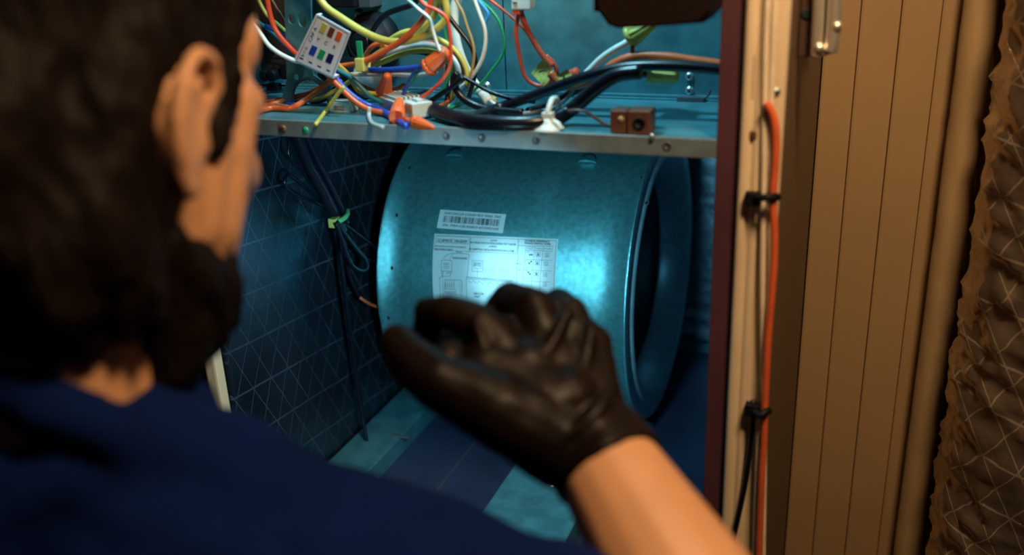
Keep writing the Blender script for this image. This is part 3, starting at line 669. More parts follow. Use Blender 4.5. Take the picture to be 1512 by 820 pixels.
# ---- wires: (name of colour for the object, label, material, diameter px, depth y, points)
def wire(nm, label, m, wpx, y, pts, group=None):
    r = wpx/FPX*.5*(at(600, 60, 1, y if not isinstance(y, (list, tuple)) else y[0])-CAM).length
    q = []; pts = list(pts)
    if pts[0][1] < -8: pts = [(pts[0][0]*2-pts[1][0]-(10 if pts[0][0] < 500 else 0), pts[0][1]-90)+tuple(pts[0][2:]), *pts]
    if pts[-1][1] < -8: pts.append((pts[-1][0]-4, pts[-1][1]-90)+tuple(pts[-1][2:]))
    for i, p_ in enumerate(pts):
        yy = y if not isinstance(y, (list, tuple)) else y[0]+(y[1]-y[0])*i/(len(pts)-1)
        if len(p_) > 2: yy = p_[2]
        q.append(on(p_[0], p_[1], yy, r))
    o = MB().tube(q, r, 10, 6).build(nm, m, None, True, label=label, cat='wire'); 
    return o
WIRES = [
 ('yellow_wire', 'thick yellow wire sweeping from the top left in a long low curve', YEL, 11, .060, [(440, -45), (462, -18), (480, 9), (505, 27), (530, 43), (556, 56), (580, 62), (605, 60), (632, 50), (652, 36), (660, 20), (655, -15)]),
 ('yellow_wire', 'yellow wire coming down beside the orange one and passing under the thick yellow curve', YEL, 9, .075, [(648, -25), (645, 10), (634, 32), (610, 52), (585, 66), (560, 78), (540, 93)]),
 ('yellow_wire', 'yellow wire arching over and ending down behind the big orange nut', YEL, 8, .085, [(562, 70), (585, 53), (605, 46), (625, 49), (645, 57), (663, 67), (678, 82), (689, 104), (690, 128)]),
 ('yellow_wire', 'yellow wire lowest in the broad arch around the big orange nut', YEL, 9, .105, [(535, 99), (565, 91), (595, 79), (622, 74), (645, 77), (662, 88), (671, 106), (672, 122), (668, 150)]),
 ('white_wire', 'white wire in the broad arch lying just above the yellow one', WHT, 9, .098, [(545, 92), (568, 80), (592, 71), (618, 66), (642, 68), (660, 78), (673, 94), (677, 112), (674, 142)]),
 ('red_wire', 'orange-red wire at the outer side of the broad arch', ORG, 8, .128, [(590, 72), (625, 64), (650, 66), (668, 76), (679, 92), (683, 112), (680, 135), (664, 150), (642, 162)]),
 ('brown_wire', 'brown wire outermost in the arch right of the orange-red wire', BRN, 7, .120, [(640, 64), (664, 74), (680, 90), (688, 112), (684, 135), (668, 152), (640, 166)]),
 ('black_wire', 'black wire forming the inner edge of the broad arch', BLACKW, 8, .130, [(555, 96), (585, 82), (612, 76), (640, 82), (658, 98), (664, 118), (660, 150)]),
 ('orange_wire', 'orange wire slanting from the top edge down to the looped wires left', ORG, 9, .055, [(640, -25), (634, 10), (624, 29), (611, 44), (598, 56), (584, 66), (570, 74), (550, 85), (525, 96)]),
 ('red_wire', 'thin red wire running down past the right side of the big orange nut', RED, 5, .040, [(612, -22), (625, 5), (643, 14), (658, 25), (663, 42), (665, 65), (666, 88), (660, 108), (648, 124), (630, 139), (612, 151), (596, 160)]),
 ('white_wire', 'thin white wire dropping into the top of the big orange nut', WHT, 5, .050, [(585, -15), (600, -2), (618, 14), (634, 28), (640, 48), (645, 64), (650, 76)]),
 ('black_wire', 'black wire rising from the black bushing to the top edge', BLACKW, 8, .120, [(549, 62), (549, 50), (556, 36), (570, 21), (590, 13), (608, 7), (622, -8), (630, -30)]),
 ('green_wire', 'thin green wire behind the thin red one at the top', GRN, 4.5, .090, [(600, -20), (618, -3), (638, 12), (652, 28), (656, 45), (660, 62), (666, 85), (664, 108), (656, 128), (645, 145)]),
 ('black_wire', 'black wire slanting down right across the thick white cable', BLACKW, 7, .100, [(640, -28), (652, 4), (664, 26), (680, 47), (694, 66), (701, 85), (701, 108), (697, 128), (690, 150)]),
 ('tan_wire', 'thin tan wire in front of the thick white cable', TAN, 4, .080, [(662, -25), (674, 2), (683, 18), (690, 40), (697, 60), (700, 78), (698, 98), (694, 114), (690, 130)]),
 ('white_wire', 'white wire bowing right beside the light blue wire', WHT, 5.5, .085, [(692, -25), (700, -2), (708, 20), (715, 40), (717, 58), (715, 76), (709, 94), (700, 108), (688, 122), (676, 134)]),
 ('light_blue_wire', 'light blue wire with a kink near the top right of the white one', SKY, 4.5, .090, [(694, -20), (706, 0), (716, 12), (721, 22), (717, 34), (716, 46), (718, 60), (716, 80), (708, 98), (694, 118), (680, 140), (662, 158), (640, 168), (615, 176)]),
 ('green_wire', 'long thin green wire bulging far right then running down to the shelf', GRN, 4.2, .120, [(690, -22), (706, -2), (724, 14), (736, 30), (743, 50), (745, 70), (738, 88), (726, 104), (712, 122), (690, 142), (668, 158), (645, 168), (625, 172)]),
 ('yellow_wire', 'thin yellow wire curving along the shelf beside the blue and green ones', YEL, 5, .10, [(694, 118), (688, 132), (678, 146), (662, 157), (640, 166), (612, 172)]),
 ('red_wire', 'thin red wire crossing the bare back panel from the top edge', RED, 4, .140, [(700, -20), (723, -1), (742, 14), (762, 31), (776, 46), (786, 60), (800, 74)]),
 ('red_wire', 'thick red wire hanging from the pale connector into the yellow flag', RED, 8, .120, [(766, 8), (769, 18), (774, 32), (781, 48), (791, 66), (803, 84), (816, 98)]),
 ('red_wire', 'thin red loop hanging left of the thick red wire', RED, 6, .125, [(768, 14), (764, 28), (762, 48), (765, 72), (769, 92), (774, 110), (784, 122), (800, 127), (815, 119), (822, 107), (818, 94), (806, 82)]),
 ('orange_wire', 'thick orange wire running right to the brown frame above the black cable', ORG, 12, .100, [(812, 108), (826, 122), (845, 127), (868, 120), (888, 108), (906, 95), (926, 86), (950, 82), (985, 84), (1020, 89), (1050, 93), (1085, 98)]),
 ('red_wire', 'short red wire joining the upper yellow nut to the orange wire', ORG, 6, .100, [(934, 56), (934, 68), (933, 84)]),
 ('white_wire', 'white wire curving up right into the upper yellow nut', WHT, 9, .105, [(862, 112), (872, 102), (886, 88), (904, 75), (920, 66), (934, 58)]),
 ('blue_wire', 'thick blue wire entering the wide end of the big orange nut', BLU, 9, .070, [(535, 103), (560, 104), (585, 103), (610, 101), (634, 97)]),
 ('white_wire', 'white wire lying straight just below the thick blue wire', WHT, 6, .080, [(515, 110), (545, 110), (580, 110), (612, 111), (646, 107)]),
 ('blue_wire', 'blue wire slanting down right from the printed tag', BLU, 9, .050, [(478, 88), (494, 112), (508, 130), (524, 144), (540, 154), (556, 160), (576, 171), (600, 187)]),
 ('orange_wire', 'rust-orange wire curving down right below the blue one from the tag', ORG, 9, .042, [(476, 100), (491, 118), (503, 130), (515, 142), (530, 154), (548, 163), (572, 168), (592, 174), (614, 183)]),
 ('teal_wire', 'teal wire leaving the right edge of the printed tag', TEAL, 7, .060, [(480, 88), (500, 104), (518, 114), (532, 128), (546, 142), (562, 150), (580, 158)]),
 ('yellow_wire', 'olive yellow wire leaving the tag and ending at the small orange nut', YEL, 7, .068, [(485, 80), (502, 98), (514, 110), (522, 124), (530, 134), (545, 138), (568, 139)]),
 ('brown_wire', 'dark brown wire behind the leftmost small orange nut', BRN, 6, .085, [(520, 118), (540, 128), (556, 134), (572, 133), (588, 130), (598, 124)]),
 ('orange_wire', 'rust wire nearest the front in the bundle through the bracket', ORG, 9, .065, [(352, 170), (376, 166), (400, 160), (428, 160), (448, 150), (468, 136), (484, 122), (500, 112)]),
 ('orange_wire', 'rust wire uppermost in the bundle through the bracket', ORG, 8, .080, [(352, 164), (380, 158), (408, 152), (436, 143), (456, 138), (474, 128), (494, 116)]),
 ('brown_wire', 'dull red-brown wire in the middle of the bundle through the bracket', BRN, 8, .090, [(352, 152), (380, 152), (410, 148), (440, 148), (462, 142), (486, 128)]),
 ('yellow_wire', 'yellow wire below the rust bundle right of the bracket', YEL, 7, .075, [(440, 156), (456, 149), (474, 145), (492, 136), (508, 126), (520, 118)]),
 ('white_wire', 'short white wire between the rust bundle and the yellow wire', WHT, 6, .085, [(462, 142), (476, 134), (490, 126), (504, 120)]),
 ('blue_wire', 'blue wire with pale marks passing under the yellow wire at the bracket', BLU, 6, .085, [(372, 138), (390, 142), (410, 150), (432, 154), (452, 154), (472, 150), (494, 140), (512, 124)]),
 ('tan_wire', 'tan wire entering from behind the head towards the bracket', TAN, 5, .080, [(360, 140), (376, 144), (392, 150), (408, 154), (426, 158)]),
 ('green_wire', 'short green and yellow stub sticking out over the shelf lip', YEL, 6, .030, [(508, 128), (498, 140), (488, 154), (478, 168), (466, 184)]),
 ('yellow_wire', 'yellow-green wire at the very top left beside the head', YEL, 6, .100, [(374, -20), (381, -2), (388, 12), (396, 24), (410, 36), (424, 48), (440, 60), (456, 72)]),
 ('red_wire', 'red wire curving down into the left edge of the printed tag', RED, 8, .070, [(392, -25), (394, -5), (398, 18), (404, 38), (412, 52), (424, 66), (436, 78), (452, 90)]),
 ('brown_wire', 'brown wire running down left of the bracket holes', BRN, 5, .090, [(396, -15), (406, 8), (416, 24), (424, 40), (434, 56), (448, 72)]),
 ('white_wire', 'white wire bowing from behind the head to the bottom of the tag', WHT, 7, .055, [(362, 25), (376, 38), (386, 52), (396, 66), (408, 76), (420, 83), (436, 90), (450, 92)]),
 ('navy_wire', 'navy wire disappearing under the left edge of the printed tag', BLU, 7, .085, [(392, 38), (408, 46), (422, 56), (436, 66), (452, 76)]),
 ('teal_wire', 'dark teal wire in front of the circuit board', TEAL, 6, .110, [(378, 30), (392, 40), (406, 52), (418, 64), (432, 76)]),
 ('orange_wire', 'orange wire tied in a loop by the green and yellow cable tie', ORG, 7, .075, [(480, 104), (500, 98), (520, 95), (545, 92), (562, 84), (570, 74), (568, 66), (560, 64), (548, 70), (538, 84), (528, 94)]),
 ('green_wire', 'thin green wire leaning against the leftmost small orange nut', GRN, 4.5, .060, [(624, 100), (612, 112), (604, 124), (597, 138), (590, 150)]),
 ('blue_wire', 'thin blue wire running down from the big orange nut to the connector', BLU, 5, .058, [(630, 98), (614, 104), (606, 116), (600, 130), (594, 142), (590, 152)]),
 ('brown_wire', 'pinkish brown wire behind the thin blue one below the big nut', BRN, 5, .066, [(622, 100), (612, 112), (604, 124), (596, 134)]),
 ('grey_wire', 'thin grey wire looping below the big orange nut', GRY, 4, .075, [(655, 90), (655, 104), (650, 118), (640, 132), (624, 136), (608, 146), (600, 156)]),
 ('white_wire', 'white wire lying slantwise right of the white connector', WHT, 6, .060, [(640, 132), (628, 142), (618, 152), (606, 164), (594, 174)]),
 ('black_wire', 'black wire crossing the shelf from the white connector to the cable loop', BLACKW, 8, .055, [(592, 172), (612, 164), (632, 152), (650, 140), (668, 128), (684, 114)]),
 ('blue_wire', 'short blue wire lying along the shelf behind the front orange nuts', BLU, 6, .05, [(575, 160), (590, 172), (604, 182), (618, 187)]),
]
for a in WIRES: wire(*a)
# thick sheathed cables
def cable(nm, label, m, wpx, y, pts, cat='cable', **k):
    r = wpx/FPX*.5*(at(700, 120, 1, .08)-CAM).length; q = [on(p_[0], p_[1], p_[2] if len(p_) > 2 else y, r) for p_ in pts]
    return MB().tube(q, r, 12, 8).build(nm, m, None, True, label=label, cat=cat, **k)
wc = cable('white_cable', 'thick white printed cable hanging behind the wires and ending on the shelf', WHT, 15, .140, [(690, -40), (677, -8), (671, 16), (671, 44), (677, 74), (688, 102), (704, 128), (722, 150)])
e = [on(722+dx, 150+dy, .13, .003) for dx, dy in ((3, -3), (4, 1), (2, 4))]
for k, q in enumerate(e): MB().tube([on(720, 148, .135, .004), q+Vector((0, 0, .003)), q+Vector((.006, -.003, .001))], .0016, 6).build('cut_strand', (YEL, TAN, WHT)[k], wc, True)
cable('black_cable', 'thick black cable rising from the shelf to the right frame under the orange wire', BLACKW, 15, .075, [(668, 178), (700, 172), (735, 160), (775, 146), (812, 132), (850, 118), (886, 107), (925, 99), (965, 97), (1005, 98), (1045, 101), (1085, 105)])
cable('black_cable', 'heavy black cable lying along the shelf through the white tie mount', BLACKW, 20, .035, [(640, 163), (665, 172), (690, 178), (720, 181), (755, 182), (790, 181), (815, 178), (838, 166), (858, 150), (876, 134), (896, 119), (915, 110), (945, 106)])
cable('black_cable', 'black cable dropping in a loop from the wires and curving along the shelf', BLACKW, 11, .065, [(676, 108), (672, 114), (671, 124), (676, 136), (686, 147), (702, 156), (720, 161), (745, 164), (772, 166)])
cable('black_cable', 'thin black cable leaving the loop and crossing above the white cable end', BLACKW, 6, .075, [(676, 110), (688, 116), (702, 124), (718, 133), (738, 141), (760, 146), (790, 150)])
cable('black_cable', 'black cable at the back of the shelf between the two thick ones', BLACKW, 11, .110, [(780, 164), (800, 158), (824, 148), (846, 136), (866, 126), (890, 118), (930, 112), (958, 108)])
cable('grey_cable', 'thin grey cable rising from the shelf under the yellow flags', GRY, 6, .100, [(770, 168), (795, 165), (815, 160), (832, 150), (843, 138), (848, 128)])
cable('brown_wire', 'thin brown wire running along the shelf to the brown terminal block', BRN, 4, .02, [(838, 164), (852, 163), (866, 166), (880, 175), (892, 183), (903, 187)], 'wire')
cable('black_wire', 'slim black wire lying on the shelf just behind the lip', BLACKW, 7, .03, [(645, 172), (668, 180), (690, 187), (712, 189), (750, 190)], 'wire')
# wire nuts
def nut(nm, label, m, p0, p1, y0, y1, w0, w1, wing=False):
    a, c_ = on(*p0, y0, .006), on(*p1, y1, .004); d = c_-a; L = d.length; k = (a-CAM).length/FPX
    r0, r1 = w0*k/2, w1*k/2
    t = thing(nm, label, 'wire nut', a)
    MB().lathe(a, d, [(0, r0*.86), (0, r0), (L*.10, r0*1.02), (L*.16, r0*.96)], 30).build('skirt', m, t, True)
    pf = [(L*.15, r0*.95)]+[(L*(.15+.75*i/8), r0*.95+(r1-r0*.95)*(i/8)**1.15) for i in range(1, 9)]+[(L*.95, r1*.86), (L, r1*.55)]
    MB().lathe(a, d, pf, 48, .055, 12).build('fluted_body', m, t, True)
    if wing:
        ax = d.normalized(); s_ = ax.cross(FWD).normalized(); q = MB()
        for g_ in (-1, 1): q.add([a+ax*L*.12+s_*g_*r0*.9+FWD*.001, a+ax*L*.35+s_*g_*r0*1.35+FWD*.001, a+ax*L*.85+s_*g_*r1*1.0+FWD*.001, a+ax*L*.12+s_*g_*r0*.9-FWD*.001, a+ax*L*.35+s_*g_*r0*1.35-FWD*.001, a+ax*L*.85+s_*g_*r1*1.0-FWD*.001], [(0, 1, 2), (3, 5, 4), (0, 3, 4, 1), (1, 4, 5, 2), (2, 5, 3, 0)])
        q.build('wing', m, t)
G1 = 'wire nuts in the control compartment'
nut('wire_nut', 'big orange wire nut pointing up right on the blue wire', ONUT, (631, 101), (661, 75), .056, .056, 27, 19)
nut('wire_nut', 'small orange wire nut standing upright, leftmost of the three lower ones', ONUT, (566, 140), (573, 110), .075, .055, 24, 12)
nut('wire_nut', 'small orange wire nut standing in front of the white connector', ONUT, (586, 174), (590, 147), .050, .040, 24, 13)
nut('wire_nut', 'orange wire nut lying flat on the shelf just behind the lip', ONUT, (612, 180), (641, 189), .030, .018, 20, 7)
nut('wire_nut', 'yellow wire nut hanging by the white and red wires under the dark box', YNUT, (930, 54), (966, 33), .105, .10, 32, 17)
nut('wire_nut', 'yellow wire nut lying below the orange wire on the right', YNUT, (958, 109), (1002, 112), .09, .09, 27, 21)
for o in bpy.data.objects:
    if o.name.startswith('wire_nut'): o['group'] = G1
# yellow flag tapes folded round the red wires
def flag(label, pts, y, curl):
    cx = sum(p_[0] for p_ in pts)/len(pts); cy2 = sum(p_[1] for p_ in pts)/len(pts); vs = []; fs = []; N = len(pts); n_ = 5
    A, B, C2, D2 = [Vector(p_) for p_ in pts]
    for k in range(2):
        for i in range(n_+1):
            for j in range(n_+1):
                s_, t = i/n_, j/n_; q = A.lerp(B, s_).lerp(D2.lerp(C2, s_), t)
                vs.append(on(q.x, q.y, y+curl*math.sin(t*3.4+s_)*math.sin(s_*2.6)+(.0016 if k else 0), .003))
    W = n_+1; Bq = W*W
    for i in range(n_):
        for j in range(n_): fs += [(i*W+j, (i+1)*W+j, (i+1)*W+j+1, i*W+j+1), (Bq+i*W+j, Bq+i*W+j+1, Bq+(i+1)*W+j+1, Bq+(i+1)*W+j)]
    for i in range(n_): fs += [(i*W, Bq+i*W, Bq+(i+1)*W, (i+1)*W), (i*W+n_, (i+1)*W+n_, Bq+(i+1)*W+n_, Bq+i*W+n_), (i, i+1, Bq+i+1, Bq+i), (n_*W+i, Bq+n_*W+i, Bq+n_*W+i+1, n_*W+i+1)]
    f = mk('flag_tape', vs, fs, YTAPE, None, False, label=label, cat='tape flag')
    m0 = A.lerp(B, .55).lerp(D2.lerp(C2, .55), .30); m1 = A.lerp(B, .30).lerp(D2.lerp(C2, .30), .66)
    MB().tube([at(m0.x, m0.y, 1, y-.011), at((m0.x+m1.x)/2-1, (m0.y+m1.y)/2, 1, y-.012), at(m1.x, m1.y, 1, y-.010)], .0007, 5).build('mark', INK, f)
flag('larger yellow tape flag on the thick red wire', [(803, 85), (820, 107), (803, 128), (784, 108)], .104, .003)
flag('smaller yellow tape flag beside the larger one', [(820, 112), (838, 102), (849, 116), (832, 124)], .080, .003)
MB().tube([on(834, 116, .108, .004), on(846, 111, .106, .004), on(853, 108, .105, .004)], .0055, 12).build('connector_stub', RED, None, True, label='red capped connector poking out of the smaller yellow flag', cat='connector')
# pale connector at the top of the red wires
p = at(771, 2, 1, .118); con = thing('connector', 'pale pink plug connector at the top edge on the red wires', 'connector', p)
MB().box(p+Vector((-.008, -.007, -.007)), p+Vector((.010, .007, .024)), .0015).build('shell', NYLON, con); MB().box(p+Vector((-.006, -.0085, .0)), p+Vector((-.002, -.0068, .016)), .0004).build('latch', NYLON, con)
MB().box(p+Vector((-.0078, -.006, -.011)), p+Vector((-.0005, .006, -.0068)), .0008).build('seal', RED, con)
# printed tag clipped over the wires
tc_ = [(469, 21), (517, 48), (492, 114), (436, 89)]
TA, TB, TCc, TD = [at(*q, 1, .034) for q in tc_]
tg = thing('wiring_tag', 'white printed tag with six coloured squares clipped over the wires', 'tag', TD)
tn = (TB-TA).cross(TD-TA).normalized()
if tn.y > 0: tn = -tn
def tgp(u, v, h=0): return TA.lerp(TB, u).lerp(TD.lerp(TCc, u), v)+tn*h
def tbx(name, m, u0, v0, u1, v1, h0, h1, par, bend=0.0):
    vs = [tgp(u, v, h) for h in (h0, h1) for (u, v) in ((u0, v0), (u1, v0), (u1, v1), (u0, v1))]
    return mk(name, vs, [(0, 1, 2, 3), (7, 6, 5, 4), (0, 4, 5, 1), (1, 5, 6, 2), (2, 6, 7, 3), (3, 7, 4, 0)], m, par)
TAGW = mat('tag_plastic', (.60, .70, .86), .45); SQ = {}
card = tbx('card', TAGW, 0, 0, 1, 1, -.0012, 0, tg)
tbx('folded_edge', TAGW, -.05, .02, .0, 1.0, -.009, -.001, tg); tbx('folded_edge', TAGW, .0, .99, 1.0, 1.04, -.010, -.001, tg)
for (u, v), nm, c_ in (((.30, .17), 'yellow', YEL), ((.53, .17), 'brown', BRN), ((.76, .17), 'orange', ORG), ((.30, .66), 'blue', BLU), ((.53, .66), 'green', GRN), ((.76, .66), 'navy', NAVY)):
    o = tbx('colour_square', c_, u-.075, v-.085, u+.075, v+.105, .0001, .0006, tg); o['label'] = nm + ' colour square'
tp = MB()
def ttext(t, u, v, h, ang=0):
    vs, fs = text2d(t); c_, s_ = math.cos(ang), math.sin(ang); x0 = sum(a for a, b in vs)/len(vs); y0 = sum(b for a, b in vs)/len(vs)
    tp.add([tgp(u+((a-x0)*c_-(b-y0)*s_)*h, v-((a-x0)*s_+(b-y0)*c_)*h*.85, .0004) for a, b in vs], fs)
for t, u in (('Y', .30), ('C', .53), ('R', .76)): ttext(t, u, .42, .13)
ttext('CAP A', .12, .40, .13, math.pi/2); ttext('B C D', .12, .78, .10, math.pi/2)
for a, b_ in (((.03, .04), (.97, .04)), ((.97, .04), (.97, .97)), ((.03, .04), (.03, .97))):
    du, dv = (.006, 0) if a[0] == b_[0] else (0, .006); tp.add([tgp(a[0]-du, a[1]-dv, .0004), tgp(b_[0]-du, b_[1]-dv, .0004), tgp(b_[0]+du, b_[1]+dv, .0004), tgp(a[0]+du, a[1]+dv, .0004)], [(0, 1, 2, 3)])
for u in (.12, .36, .60, .84): tp.add([tgp(u-.05, .90, .0004), tgp(u+.05, .90, .0004), tgp(u+.05, .925, .0004), tgp(u-.05, .925, .0004)], [(0, 1, 2, 3)])
tp.build('print', NAVY, card)
# white multi-pin connector under the small orange nuts
o_ = on(600, 152, .075, .010); o_.z = .0015
mx = thing('plug_connector', 'white ribbed multi-pin connector lying on the shelf behind the orange nuts', 'connector', o_)
R3 = Matrix.Rotation(math.radians(-38), 3, 'Z')
def mbx(a, c_, bev=.001):
    a = Vector(a); c_ = Vector(c_); m_ = (a+c_)/2; h_ = (c_-a)/2; return MB().box(o_+R3 @ m_-h_, o_+R3 @ m_+h_, bev, R3)
mbx((-.034, -.013, 0), (.018, .013, .012)).build('body', NYLON, mx)
for k in range(6): mbx((-.032, -.011+.0042*k, .012), (.004, -.0088+.0042*k, .0152), .0004).build('rib', NYLON, mx)
mbx((.0182, -.010, .001), (.034, .010, .014)).build('latch_block', NYLON, mx); mbx((.018, -.003, .0140), (.030, .003, .0165), .0005).build('latch', NYLON, mx)
# clear bent clip at the front and the white cable tie mount
q = [on(545, 158, .03, .002), on(545, 172, .025, .002), on(549, 182, .018, .002), on(560, 187, .015, .002), on(566, 188, .014, .002)]
MB().tube(q, .0021, 8).build('clear_clip', CLEAR, None, True, label='clear plastic loop on the shelf left of the front orange nuts', cat='clip')
p = at(810, 194, 1, .010); p.z = .0
tm = thing('tie_mount', 'white nylon cable tie mount on the shelf lip holding the heavy black cable', 'cable tie', p)
MB().lathe(p, (0, 0, 1), [(0, .013), (.002, .013), (.004, .009), (.007, .006), (.010, .0055)], 20).build('base', NYLON, tm, True)
for g_ in (-1, 1): MB().tube([p+Vector((.004*g_, 0, .007)), p+Vector((.009*g_, -.003, .006)), p+Vector((.012*g_, -.004, .0015))], .0026, 8).build('wing', NYLON, tm, True)
MB().box(p+Vector((-.0045, -.0045, .008)), p+Vector((.0045, .0045, .015)), .001).build('head', NYLON, tm)
MB().tube([p+Vector((0, -.002, .014)), p+Vector((.001, .002, .020)), p+Vector((.001, .009, .0235)), p+Vector((.001, .020, .021)), p+Vector((.001, .026, .010))], .0026, 6).build('strap', NYLON, tm, True)
# brown terminal block on the lip at the right
a, c_ = at(901, 200, 1, .002), at(960, 179, 1, .002)
tb_ = thing('terminal_block', 'brown two-part terminal block sitting on the shelf lip at the right', 'terminal block', Vector(((a.x+c_.x)/2, .008, .001)))
xm = a.x+(c_.x-a.x)*.42
MB().box((a.x, .001, .0012), (xm-.0006, .020, .0195), .0012).build('block', TERM, tb_); MB().box((xm+.0006, .0, .0012), (c_.x, .021, .0200), .0012).build('block', TERM, tb_)
MB().lathe(((xm+c_.x)/2+.001, .0, .0105), (0, -1, 0), [(0, .0052), (.001, .0050), (.0012, .0032), (.0002, .0030)], 16).build('screw_well', BLACK, tb_, True)
MB().lathe((a.x+.009, .001, .013), (0, -1, 0), [(0, .0026), (.0008, .0022)], 12).build('contact', TAN, tb_, True)
MB().ball((c_.x+.003, -.004, .0008), (.0022, .0022, .0034)).build('solder_bead', SCREW, tb_, True)
# green indicator on the lip
p = at(452, 192, 1, -.004); MB().lathe(p, (0, -1, 0), [(0, .0032), (.001, .0030), (.002, .0016)], 14).build('indicator', GRN, CAB, True)
# small white box and black plug on the shelf under the rust bundle
p = on(508, 164, .06, .0); p.z = 0
sw = thing('small_module', 'small white module lying on the shelf under the rust-orange wire', 'module', p)
MB().box(p+Vector((-.012, -.006, 0)), p+Vector((.010, .010, .010)), .001).build('case', NYLON, sw); MB().box(p+Vector((-.006, -.0068, .003)), p+Vector((.005, -.0058, .007)), .0002).build('label', GRY, sw)
# green-and-yellow cable tie at the looped orange wire
p = at(533, 92, 1, .055); ct = thing('cable_tie', 'olive cable tie with a green tail round the looped orange wires', 'cable tie', p)
MB().box(p+Vector((-.0045, -.004, -.008)), p+Vector((.0045, .004, .004)), .001).build('head', YNUT, ct); MB().box(p+Vector((-.003, -.001, .0045)), p+Vector((.003, .001, .019)), .0008).build('tail', GRN, ct)
MB().tube([p+Vector((0, .001, -.006)), p+Vector((.0, .010, -.010)), p+Vector((.0, .014, -.002)), p+Vector((.0, .003, .002))], .0016, 6).build('band', YNUT, ct, True)
# dark box hanging at the top right, in front of the compartment
def bx(px, py): q = at(px, py, 1, -.035); return q.x, q.z
out = [bx(*q) for q in ((884, -260), (884, 14), (900, 36), (914, 41), (975, 38), (1040, 33), (1055, 16), (1056, -260))]
db = thing('junction_box', 'dark rounded box hanging at the top edge near the right frame', 'box', at(970, 40, 1, -.035))
plate('case', out, [], .038, lambda u, v, w_: Vector((u, -.035*S+w_+.016, v)), BLACK, db)
plate('cover', [(a+.0025*(1 if a < -.03 else -1), b_+.002) for a, b_ in out], [], .005, lambda u, v, w_: Vector((u, -.035*S+w_-.0058, v)), mat('dark_brown_plastic', (.012, .007, .007), .35), db)
a, c_ = bx(882, -260), bx(898, 26); MB().box((a[0]-.004, -.035*S-.002, c_[1]+.004), (a[0]+.004, -.035*S+.028, a[1]), .002).build('side_strip', mat('rust_brown_plastic', (.26, .075, .03), .5), db)

# ------------------------------------------------------------------ cables in the blower bay
def hang(nm, label, wpx, x, pts, m=BLACKW):
    r = wpx/FPX*.5*(at(480, 300, 0, -.57)-CAM).length; return MB().tube([at(p_[0], p_[1], 0, p_[2] if len(p_) > 2 else x) for p_ in pts], r, 10, 7).build(nm, m, None, True, label=label, cat='cable')
hang('black_cable', 'thickest black cable hanging down the foil wall into the yellow-green tie', 17, -.560, [(436, 190), (444, 214), (452, 236), (464, 258), (478, 284), (494, 318), (505, 340)])
hang('black_cable', 'shiny black cable right of the thickest one above the tie', 9, -.555, [(450, 192), (458, 214), (468, 236), (480, 258), (494, 286), (504, 308), (512, 330)])
hang('black_cable', 'thin black cable bowing left at the top of the hanging bundle', 4, -.575, [(432, 196), (427, 212), (426, 228), (432, 240), (446, 252), (460, 270), (478, 296), (494, 318)])
hang('black_cable', 'black cable folded back in a long loop left of the bundle', 5, -.580, [(494, 318), (476, 304), (458, 296), (438, 288), (424, 278), (420, 268), (426, 258), (438, 266), (456, 282), (478, 302), (496, 322)])
hang('black_cable', 'black cable looping below the tie towards the motor', 6, -.545, [(496, 330), (504, 352), (512, 376), (522, 394), (534, 400), (542, 394), (538, 382), (524, 366), (508, 344), (498, 328)])
hang('black_cable', 'black cable running from the tie across to the blower edge', 5, -.555, [(500, 326), (516, 336), (534, 350), (550, 362), (560, 372), (560, 382), (548, 386), (532, 372), (514, 350), (502, 334)])
hang('black_cable', 'shiny black lead running down from the loops to the motor end', 7, -.575, [(506, 346), (512, 372), (514, 398), (520, 416), (528, 432), (536, 444), (546, 450)])
hang('orange_wire', 'short orange lead at the motor by the blower edge', 5, -.560, [(532, 440), (544, 448), (556, 453), (566, 457)], ORG)
hang('black_cable', 'long thin black cable hanging straight down from the tie to the deck rail', 7, -.572, [(498, 338), (504, 390), (510, 440), (518, 500), (528, 570), (538, 632), (546, 676), (550, 700)])
p = at(495, 329, 0, -.553); zt = thing('zip_tie', 'yellow-green zip tie gathering the hanging black cables beside the blower', 'cable tie', p)
MB().box(p+Vector((-.006, -.006, -.005)), p+Vector((.004, .006, .006)), .001).build('head', YNUT, zt)
MB().tube([at(494, 328, 0, -.551), at(504, 325, 0, -.545), at(512, 318, 0, -.545), at(513, 311, 0, -.552)], .0030, 8).build('tail', mat('lime_nylon', (.12, .42, .16), .4), zt, True)

# ------------------------------------------------------------------ right of the cabinet
CG = 'cables tied along the door jamb'
def run(nm, label, m, wpx, y, pts):
    r = wpx/FPX*.5*(at(1135, 300, 1, -.015)-CAM).length; return MB().tube([at(p_[0], p_[1], 1, y) for p_ in pts], r, 12, 8).build(nm, m, None, True, label=label, cat='cable', group=CG)
run('white_cable', 'long beige cable running the whole height of the jamb', CABLE, 9, -.012, [(1137, -160), (1135, -40), (1131, 60), (1129, 160), (1128, 260), (1127, 330), (1126, 420), (1127, 520), (1129, 610), (1128, 700), (1127, 790), (1126, 900)])
run('white_cable', 'shorter beige cable beside it ending where the orange cable starts', CABLE, 9, -.012, [(1147, -160), (1145, -40), (1142, 60), (1139, 130), (1137, 190), (1136, 260), (1135, 300)])
run('orange_cable', 'bright orange cable tied to the jamb', OCABLE, 11, -.018, [(1131, 152), (1138, 163), (1144, 182), (1146, 215), (1144, 255), (1141, 295), (1143, 330), (1143, 380), (1139, 440), (1134, 500), (1131, 560), (1129, 610), (1128, 650), (1125, 700), (1122, 780), (1118, 900)])
run('black_cable', 'black cable leaving the lower tie and slanting down left', BLACKW, 9, -.014, [(1112, 592), (1112, 618), (1108, 660), (1101, 710), (1093, 750), (1084, 790), (1074, 840)])
run('beige_cable', 'pale ribbed cable low on the jamb beside the orange one', CABLE, 11, -.011, [(1121, 640), (1119, 700), (1117, 760), (1116, 830), (1114, 900)])
